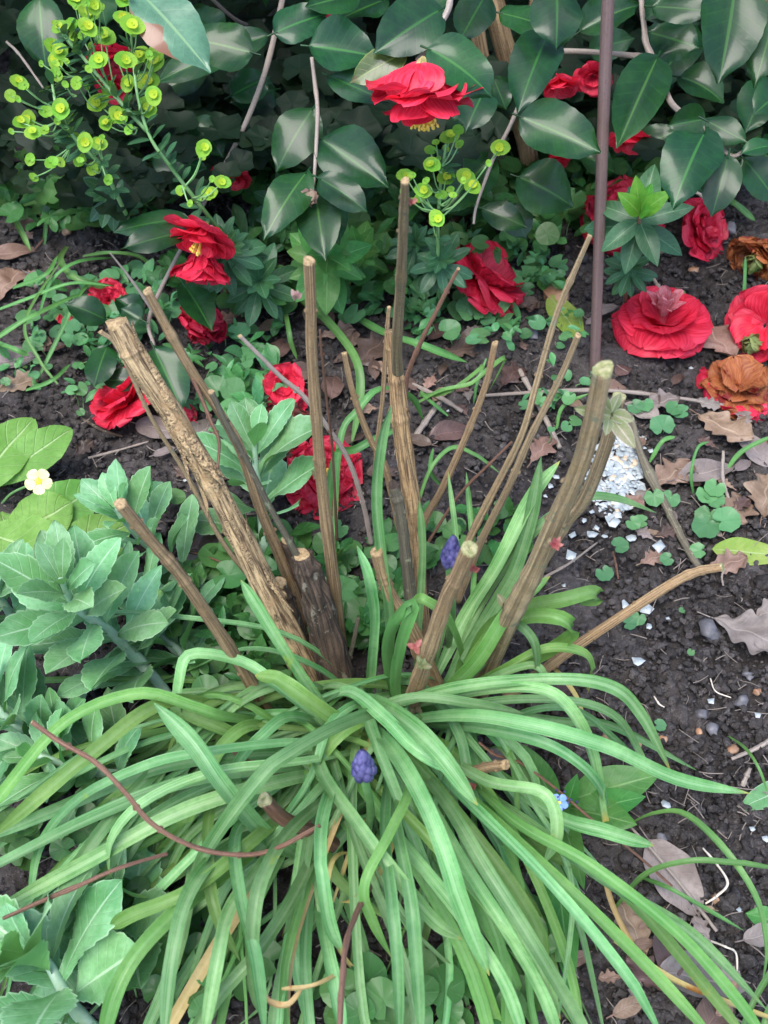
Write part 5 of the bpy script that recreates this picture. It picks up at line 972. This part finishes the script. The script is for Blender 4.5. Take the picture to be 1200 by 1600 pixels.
DL = [(1120,527,84,-1.2,'oak','oak','tall pale brown oak leaf leaning by the fresh red bloom'),(1132,672,92,-.9,'oak','oak','pale tan oak leaf under the rusty withered bloom'),(1048,742,78,.6,'oak','oak','ragged oak leaf right of the eggshell patch'),(1105,737,92,.3,'leaf','oakg','smooth greyish leaf beside the ragged oak leaf'),
 (1178,702,70,2.0,'leaf','oakg','grey brown leaf at the right edge below the rusty bloom'),(1196,775,90,1.2,'oak','oak','oak leaf cut by the right edge over the long yellowing leaf'),(1172,990,112,-.5,'oak','oakg','large grey brown oak leaf lying alone on soil at the right edge'),(1212,952,70,.4,'oak','oakg','second grey oak leaf at the right edge behind the large lone one'),
 (1020,872,44,.5,'oak','oak','small crinkled leaf left of the white shell piece'),(1055,1372,124,-1.1,'leaf','oakg','long pale grey speckled leaf by the blades at lower right'),(1042,1475,104,1.5,'leaf','oakd','dark smooth leaf standing between the bluebell blades at lower right'),(1100,1532,128,-.2,'leaf','oakg','broad dull brown leaf under the lowest right blades'),
 (990,1450,80,1.9,'oak','oak','torn tan leaf left of the dark smooth leaf'),(1195,1462,66,.2,'leaf','oakg','greyish leaf at the lower right edge'),(985,1572,56,.4,'leaf','oak','tan leaf fragment at the bottom edge under the bluebells'),(1010,1520,70,2.4,'oak','oakd','dark crumpled leaf under the lower right bluebell leaves'),(1120,1580,100,.9,'leaf','oakd','dark leaf in the bottom right corner'),
 (708,672,72,.3,'leaf','oakd','dark folded leaf on soil right of the ridged bark stem'),(575,552,80,.9,'oak','oakd','large dark oak leaf between the two tall middle stems'),(528,520,50,.2,'oak','oak','curled brown leaf just right of the flat topped stem'),(500,490,60,2.2,'leaf','oakd','brown leaf under the bright leafy shoot'),(535,445,50,1.0,'leaf','oak','small brown leaf above the large dark oak leaf'),
 (520,600,62,1.5,'leaf','oakd','dark leaf beside the thin reddish twig'),(545,680,70,.7,'leaf','oakd','dark leaf left of the stem that forks low'),(600,735,50,.2,'leaf','oakd','dark leaf behind the mossy stump'),(648,690,50,2.8,'leaf','oakd','dark leaf behind the ridged bark stem'),(470,580,60,.4,'leaf','oakd','dark leaf behind the flat topped stem'),
 (62,432,74,1.7,'oak','oakg','purplish grey leaf at upper left among the narrow blades'),(22,392,80,.2,'leaf','oak','pale brown leaf at the upper left edge'),(12,440,90,1.4,'oak','oak','brown oak leaf under the blades at the left edge'),(28,562,70,.1,'leaf','oakg','pale grey leaf at the left edge above the bare soil'),(28,600,60,.5,'oak','oak','crumpled brown leaf at the left edge below the pale grey leaf'),
 (140,478,56,.3,'leaf','oak','brown leaf under the narrow blades beside the camellia sprig'),(38,300,40,.8,'oak','oak','small pinkish oak leaf at upper left under the lime cups'),(250,672,74,-.3,'leaf','oakg','purplish grey leaf left of the peeling stem below the red bloom'),(315,672,84,.9,'leaf','oakg','large pinkish brown leaf right of the peeling stem'),(258,706,34,.3,'leaf','shell','small whitish leaf just left of the peeling stem'),
 (320,838,90,.6,'oak','oakd','dark maroon leaf between the pale cut stem and the peeling stem'),(488,885,60,.8,'leaf','oakg','pinkish leaf right of the dark rotten stump'),(240,820,50,.3,'leaf','oakg','grey leaf behind the tip of the pale cut stem'),(292,880,60,.2,'leaf','oakg','grey leaf below the dark maroon leaf'),
 (722,545,66,.4,'oak','oakd','brown oak leaf among round violet leaves behind the ridged stem'),(800,585,60,1.0,'oak','oakd','dark curled leaf right of the upright middle right stem'),(820,475,50,.3,'oak','oakd','small brown leaf under the crumpled red bloom'),(692,515,60,.8,'leaf','oakd','brown leaf under the thin grey brown twig'),(765,490,50,2.0,'leaf','oakd','brown leaf just below the crumpled red bloom'),
 (845,702,60,1.0,'oak','oak','brown leaf behind the two thin right stems'),(962,605,50,.2,'leaf','oak','pale brown leaf touching the foot of the stake'),(1000,640,60,2.4,'leaf','oakg','pinkish leaf behind the green tipped stem'),(975,575,40,.9,'leaf','oakd','brown scrap right of the stake'),(1030,630,60,.3,'oak','oakg','flat brown leaf by the pale straight twig'),
 (1135,882,60,.2,'oak','oak','brown leaf under the long yellowing leaf'),(1150,800,80,1.0,'oak','oak','brown oak leaf above the long yellowing leaf'),(1060,590,30,.9,'leaf','oakd','brown scrap left of the rusty withered bloom'),(715,345,60,.5,'leaf','oakd','brown leaf under the lime cups behind the tallest stem'),(780,415,50,.9,'leaf','oakd','brown leaf above the crumpled red bloom'),
 (1030,390,60,.3,'leaf','oakg','pinkish leaf between the two shaded red blooms'),(360,500,60,.3,'oak','oak','brown leaf under the dark spurge rosette'),(440,540,60,1.3,'leaf','oakd','brown leaf above the small bright cup of petals'),(350,740,50,.4,'leaf','oakd','dark leaf right of the peeling stem above the sedum'),(870,1080,60,.4,'leaf','oakd','dark leaf beneath the bluebell arch'),(790,1180,70,.4,'leaf','oakg','grey leaf beside the short cut stub pointing right')]
DM = {'oak': 'oak', 'leaf': 'leaf'}
for px, py, s, rot, kind, mt, lb in DL: dead(px, py, s * 1.12, rot, kind, lb, 'oakg' if mt == 'shell' else mt)

for cx, cy, rx, ry, n, lb in ((620,560,130,90,16,'small crumpled brown leaf scrap on the soil among the middle stems'),(420,480,120,60,8,'small brown leaf scrap under the dark rosettes left of the flat topped stem'),(1090,730,120,110,22,'small brown leaf scrap among the oak leaves right of the eggshells'),(860,560,90,90,8,'tiny dark leaf scrap on the soil left of the stake'),(60,460,80,120,8,'small brown leaf scrap under the narrow blades at the left edge'),(1020,1490,150,90,16,'small brown leaf scrap under the lower right bluebell leaves'),(180,760,120,60,5,'small brown leaf scrap on the soil behind the left sedum')):
    for k in range(n): dead(cx + rnd(-rx, rx), cy + rnd(-ry, ry), rnd(22, 46), rnd(0, 6), random.choice(('oak', 'leaf')), lb, random.choice(('oak', 'oakg', 'oakd', 'oakd')), .006)
# ---------------- twigs ----------------
def twig(path, wpx, label, mat='greytwig', dz=.008, name='twig'):
    pts = [Gd(x, y, z if z else dz) for x, y, z in path]; mb = MB(); tube(mb, pts, [w * depth_of(pts[0]) / F / 2 for w in wpx], 8, max(20, 14 * len(pts)), .2, 1, 0, 0, random.random(), 8)
    tag(mb.build(name, M[mat], None, pts[0]), label, 'twig', 'loose twigs on the soil')
for pth, w, lb, mt in [
 ([(645,600,.012),(685,620,.016),(723,643,.012)],[6,7,6],'short grey twig crossing the top of another right of the ridged stem','greytwig'),([(692,622,.008),(668,655,.010),(640,695,.006)],[8,9,8],'thick grey twig slanting under the short one','greytwig'),
 ([(755,618,.012),(850,612,.014),(940,610,.016),(1030,618,.012),(1130,633,.010)],[5,6,6,6],'long straight pale twig lying across the soil behind the green tipped stem','greytwig'),([(812,578,.01),(850,650,.01),(875,700,.008)],[7,8,8],'grey twig slanting behind the two thin right stems','greytwig'),
 ([(985,650,.03),(1005,720,.02),(1040,790,.012),(1070,850,.010),(1092,886,.008)],[10,13,12,10],'dark grey split stick running down right of the eggshells','grey'),([(138,716,.008),(180,705,.010),(232,690,.008)],[4,4,3],'thin straw coloured twig on the bare soil left of the peeling stem','greytwig'),
 ([(130,655,.008),(160,672,.009),(192,682,.008)],[5,5,3],'dark purplish twig left of the peeling stem','dark'),([(850,902,.010),(890,880,.02),(933,848,.010)],[4,4,3],'thin pale twig right of the red budded stem','greytwig'),([(1130,705,.03),(1130,750,.02),(1145,798,.008)],[5,5,4],'curved pale twig beside the right edge dead leaves','greytwig'),
 ([(1210,1152,.008),(1180,1170,.010),(1143,1186,.008)],[7,7,5],'short grey twig at the right edge on open soil','greytwig'),([(1160,1228,.008),(1172,1200,.02)],[8,6],'stubby grey twig standing at the right edge','greytwig'),
 ([(5,1435,.15),(60,1410,.155),(120,1385,.16),(190,1355,.165),(262,1334,.16)],[6,7,7,6,6],'slender pinkish twig lying across the strap leaves at lower left','redtwig'),([(578,1385,.15),(560,1420,.17),(542,1470,.18),(535,1530,.18),(530,1610,.17)],[9,8,8,9],'orange brown twig hanging among the blades at the bottom centre','redtwig'),
 ([(1098,1325,.01),(1120,1350,.012),(1137,1380,.012),(1120,1400,.010),(1102,1412,.008)],[3,4,3],'pale curled root on the soil right of the grey speckled leaf','white'),([(985,1292,.02),(1020,1330,.02),(1070,1390,.015),(1120,1455,.01)],[4,5,5],'brown dry stalk lying across the grey speckled leaf','greytwig'),
 ([(1110,1060,.008),(1118,1080,.010),(1142,1090,.008)],[2,2,2],'hair thin pale root on the open right soil','white'),([(1022,1088,.008),(1030,1100,.010),(1038,1105,.008)],[2.5,2.5,2],'tiny pale rootlet left of the hair thin root','white'),([(958,862,.008),(962,880,.01),(966,905,.008)],[3,3,3],'short red brown stalk under the seedling leaf','redtwig'),
 ([(1130,915,.006),(1128,900,.014),(1133,888,.02)],[3,3,3],'short pale twig just under the tip of the low leaning stem','greytwig'),([(1110,1470,.01),(1135,1480,.02),(1150,1490,.01),(1152,1525,.01)],[3,3,3],'thin bent root by the lower right dead leaves','white'),([(60,330,.01),(75,360,.015),(55,390,.01)],[3,3,3],'thin brown twig under the lime cups on the left soil','redtwig'),
 ([(10,65,.25),(30,85,.24),(68,138,.22)],[4,4,3],'pair of thin pale twigs behind the lime cups at the top left','greytwig'),([(290,860,.03),(330,872,.05),(360,885,.06)],[3,3,3],'thin brown twig crossing behind the pale tipped stem','redtwig'),([(1015,425,.01),(1033,455,.02)],[5,5],'short brown twig above the fresh red bloom','greytwig')]: twig(pth, w, lb, mt)

lt = MB()
for k in range(1100):
    px, py = rnd(-20, 1220), rnd(330, 1620); a = Gd(px, py, rnd(.006, .011)); D = V((rnd(-1, 1), rnd(-1, 1), rnd(-.1, .25))).normalized() * rnd(.003, .022)
    tube(lt, [a, a + D * .5 + rvec(.0015), a + D], [rnd(.0002, .0006)] * 2, 4, 6)
tag(lt.build('soil_litter', M['greytwig'], None, (0, 0, 0)), 'fine straw, rootlets and fibres strewn over the soil', 'litter', kind='stuff')
# ---------------- eggshell and pebbles ----------------
def flake(mb, px, py, s, dz=.009, rot=None):
    c = Gd(px, py, dz); N = (UP + rvec(.22)).normalized(); X = V((math.cos(a := rnd(0, 6.28)), math.sin(a), 0)); X = (X - N * X.dot(N)).normalized(); Y = N.cross(X); R = s * depth_of(c) / F / 2
    n = random.randint(4, 6); ang = sorted(rnd(0, 6.28) for _ in range(n)); ring = [(math.cos(6.283*k/n + rnd(-.35, .35)) * rnd(.65, 1.15), math.sin(6.283*k/n + rnd(-.3, .3)) * rnd(.6, 1.1)) for k in range(n)]
    r = random.random()
    pts = []; uvs = []
    for q, zt in ((1, 0), (1, .0006), (.55, .0009), (.05, .0011)):
        for x, y in ring: pts.append(c + X * (x * R * q) + Y * (y * R * q) + N * (zt + R * .18 * (1 - q * q))); uvs.append((.5, .5))
    mb.grid(pts, 4, n, uvs, r, 0, close=True)
    return c
EP = []
mb = MB(); mt = MB()
for k in range(560):
    aa = NR.rand() * 6.283; qq = NR.rand() ** .6; px = 965 + 38 * qq * math.cos(aa); py = 735 + 72 * qq * math.sin(aa); px += (py - 735) * -.12 + NR.normal() * 5
    flake(mt if random.random() < .12 else mb, px, py, rnd(5, 17), rnd(.005, .011))
o = mb.build('eggshell_pile', M['shell'], None, (0, 0, 0), False); tag(o, 'patch of crushed white eggshell fragments on soil behind the green tipped stems', 'eggshells', kind='stuff')
o2 = mt.build('tan_fragments', M['shelltan'], None, (0, 0, 0), False); o2.parent = o
ES = [(913,814,10,'tiny'),(925,835,18,'flat'),(932,825,14,'small'),(895,837,16,'long'),(955,815,30,'large'),(988,840,16,'thin'),(1030,852,30,'large'),(983,842,14,'small'),(893,868,22,'flat'),(882,915,12,'small'),(918,944,8,'tiny'),(977,946,18,'flat'),(1010,953,24,'curved'),(1014,979,14,'small'),(1043,966,9,'tiny'),(997,1034,22,'thin'),(1112,1096,16,'bluish'),(972,1143,14,'small'),(1040,1257,20,'flat'),(1176,1295,12,'small'),(1196,1311,12,'small'),(1184,1117,12,'bluish'),(1155,1422,9,'tiny'),(860,760,12,'small'),(852,775,10,'tiny'),(868,745,14,'small'),(1017,705,10,'small'),(1040,720,9,'tiny'),(700,642,7,'tiny'),(1079,575,8,'tiny'),(290,750,8,'tiny'),(925,800,14,'small'),(945,838,12,'small')]
near = lambda x, y: ('below the eggshell patch' if 780 < y < 900 and x < 1000 else 'on the open soil right of the shrub' if y < 1100 and x > 860 and y > 860 else 'on the soil by the lower right blades' if y >= 1100 else 'left of the eggshell patch' if x < 900 and x > 800 else 'right of the eggshell patch' if x > 1000 else 'on dark soil far from the eggshell patch')
for px, py, s, w in ES:
    mb = MB(); c = flake(mb, px, py, s); tag(mb.build('eggshell_piece', M['shell'], None, c, False), f'{w} white eggshell piece {near(px, py)}', 'eggshell', 'scattered eggshell pieces')
def pebble(px, py, s, mat, label):
    c = Gd(px, py, .004); R = s * depth_of(c) / F / 2
    o = lumps('pebble', [(0, 0, 0, R)], M[mat]); o.location = c + V((0, 0, R * .5)); tag(o, label, 'pebble', 'pebbles on the soil')
for q in ((1108,990,30,'stone','large grey pebble left of the lone grey oak leaf'),(1167,1055,12,'stone','small bluish pebble below the lone grey oak leaf'),(1158,1100,26,'stone','dark flat pebble right of the bluish shell piece'),(1095,1122,18,'stone','rounded grey pebble below the hair thin root'),(1113,1145,22,'stone','dark grey pebble low on the open soil'),(1035,1156,16,'stoneb','orange brown pebble beside the tiny round seedling'),(997,1164,11,'stoneb','small orange pebble left of the orange brown one'),
          (945,1162,22,'stoneb','brown pebble beside the thin bluebell blade'),(1094,1145,12,'stoneb','tan pebble touching the rounded grey pebble'),(1145,1172,16,'stoneb','tan pebble above the short grey twig'),(1182,1083,12,'stoneb','pale pebble at the right edge below the oak leaf'),(1085,424,14,'stoneb','brown pebble above the fresh red bloom'),(832,526,20,'stone','pale grey pebble between violet leaves and stake'),(866,470,40,'stoneb','large reddish pebble under the yellow green leaf'),(1135,362,22,'stone','grey pebble beside the right camellia sprig'),(1030,1316,20,'stone','grey pebble beside the cut tip of a bluebell leaf'),(1092,1298,12,'stoneb','yellowish pebble beside the lower right blade'),(106,362,16,'stoneb','cream pebble on soil under the lime cups'),(1118,1405,14,'stoneb','pinkish pebble by the pale curled root'),(795,395,16,'stone','grey pebble above the crumpled red bloom'),(1170,1060,10,'stone','tiny grey pebble under the oak leaf')): pebble(*q)
g = Gd(482, 893, .03); mb = MB(); tube(mb, [g - V((0, 0, .008)), g - V((0, 0, .004)), g, g + V((0, 0, .005)), g + V((0, 0, .008))], [.001, .0036, .0042, .003, .0008], 10, 12); tag(mb.build('green_bud', M['stalk'], None, g), 'small oval green seed pod right of the dark stump', 'seed pod')
# ---------------- boundary wall in the shade ----------------
wl = MB(); nx_, nz_ = 120, 30; pts = []; uvs = []
for i in range(nx_):
    for j in range(nz_):
        x = -2.4 + 4.8 * i / (nx_ - 1); z = -.05 + .75 * j / (nz_ - 1); pts.append(V((x, 2.0 + .018 * math.sin(x * 23 + z * 9) * math.sin(z * 31 + x * 5), z))); uvs.append((x, z))
wl.grid(pts, nx_, nz_, uvs); o = len(wl.v); bk = [q + V((0, .2, 0)) for q in pts]; wl.grid(bk, nx_, nz_, uvs)
for i in range(nx_ - 1): a, b = i * nz_ + nz_ - 1, (i+1) * nz_ + nz_ - 1; wl.f.append((a, b, b + o, a + o)); wl.m.append(0)
tag(wl.build('boundary_wall', plainmat('rendered_wall', (.16, .15, .14), (.28, .27, .25), 14, .85, .6), None, (0, 2.0, 0)), 'low grey rendered wall in deep shade behind the camellia', 'wall')
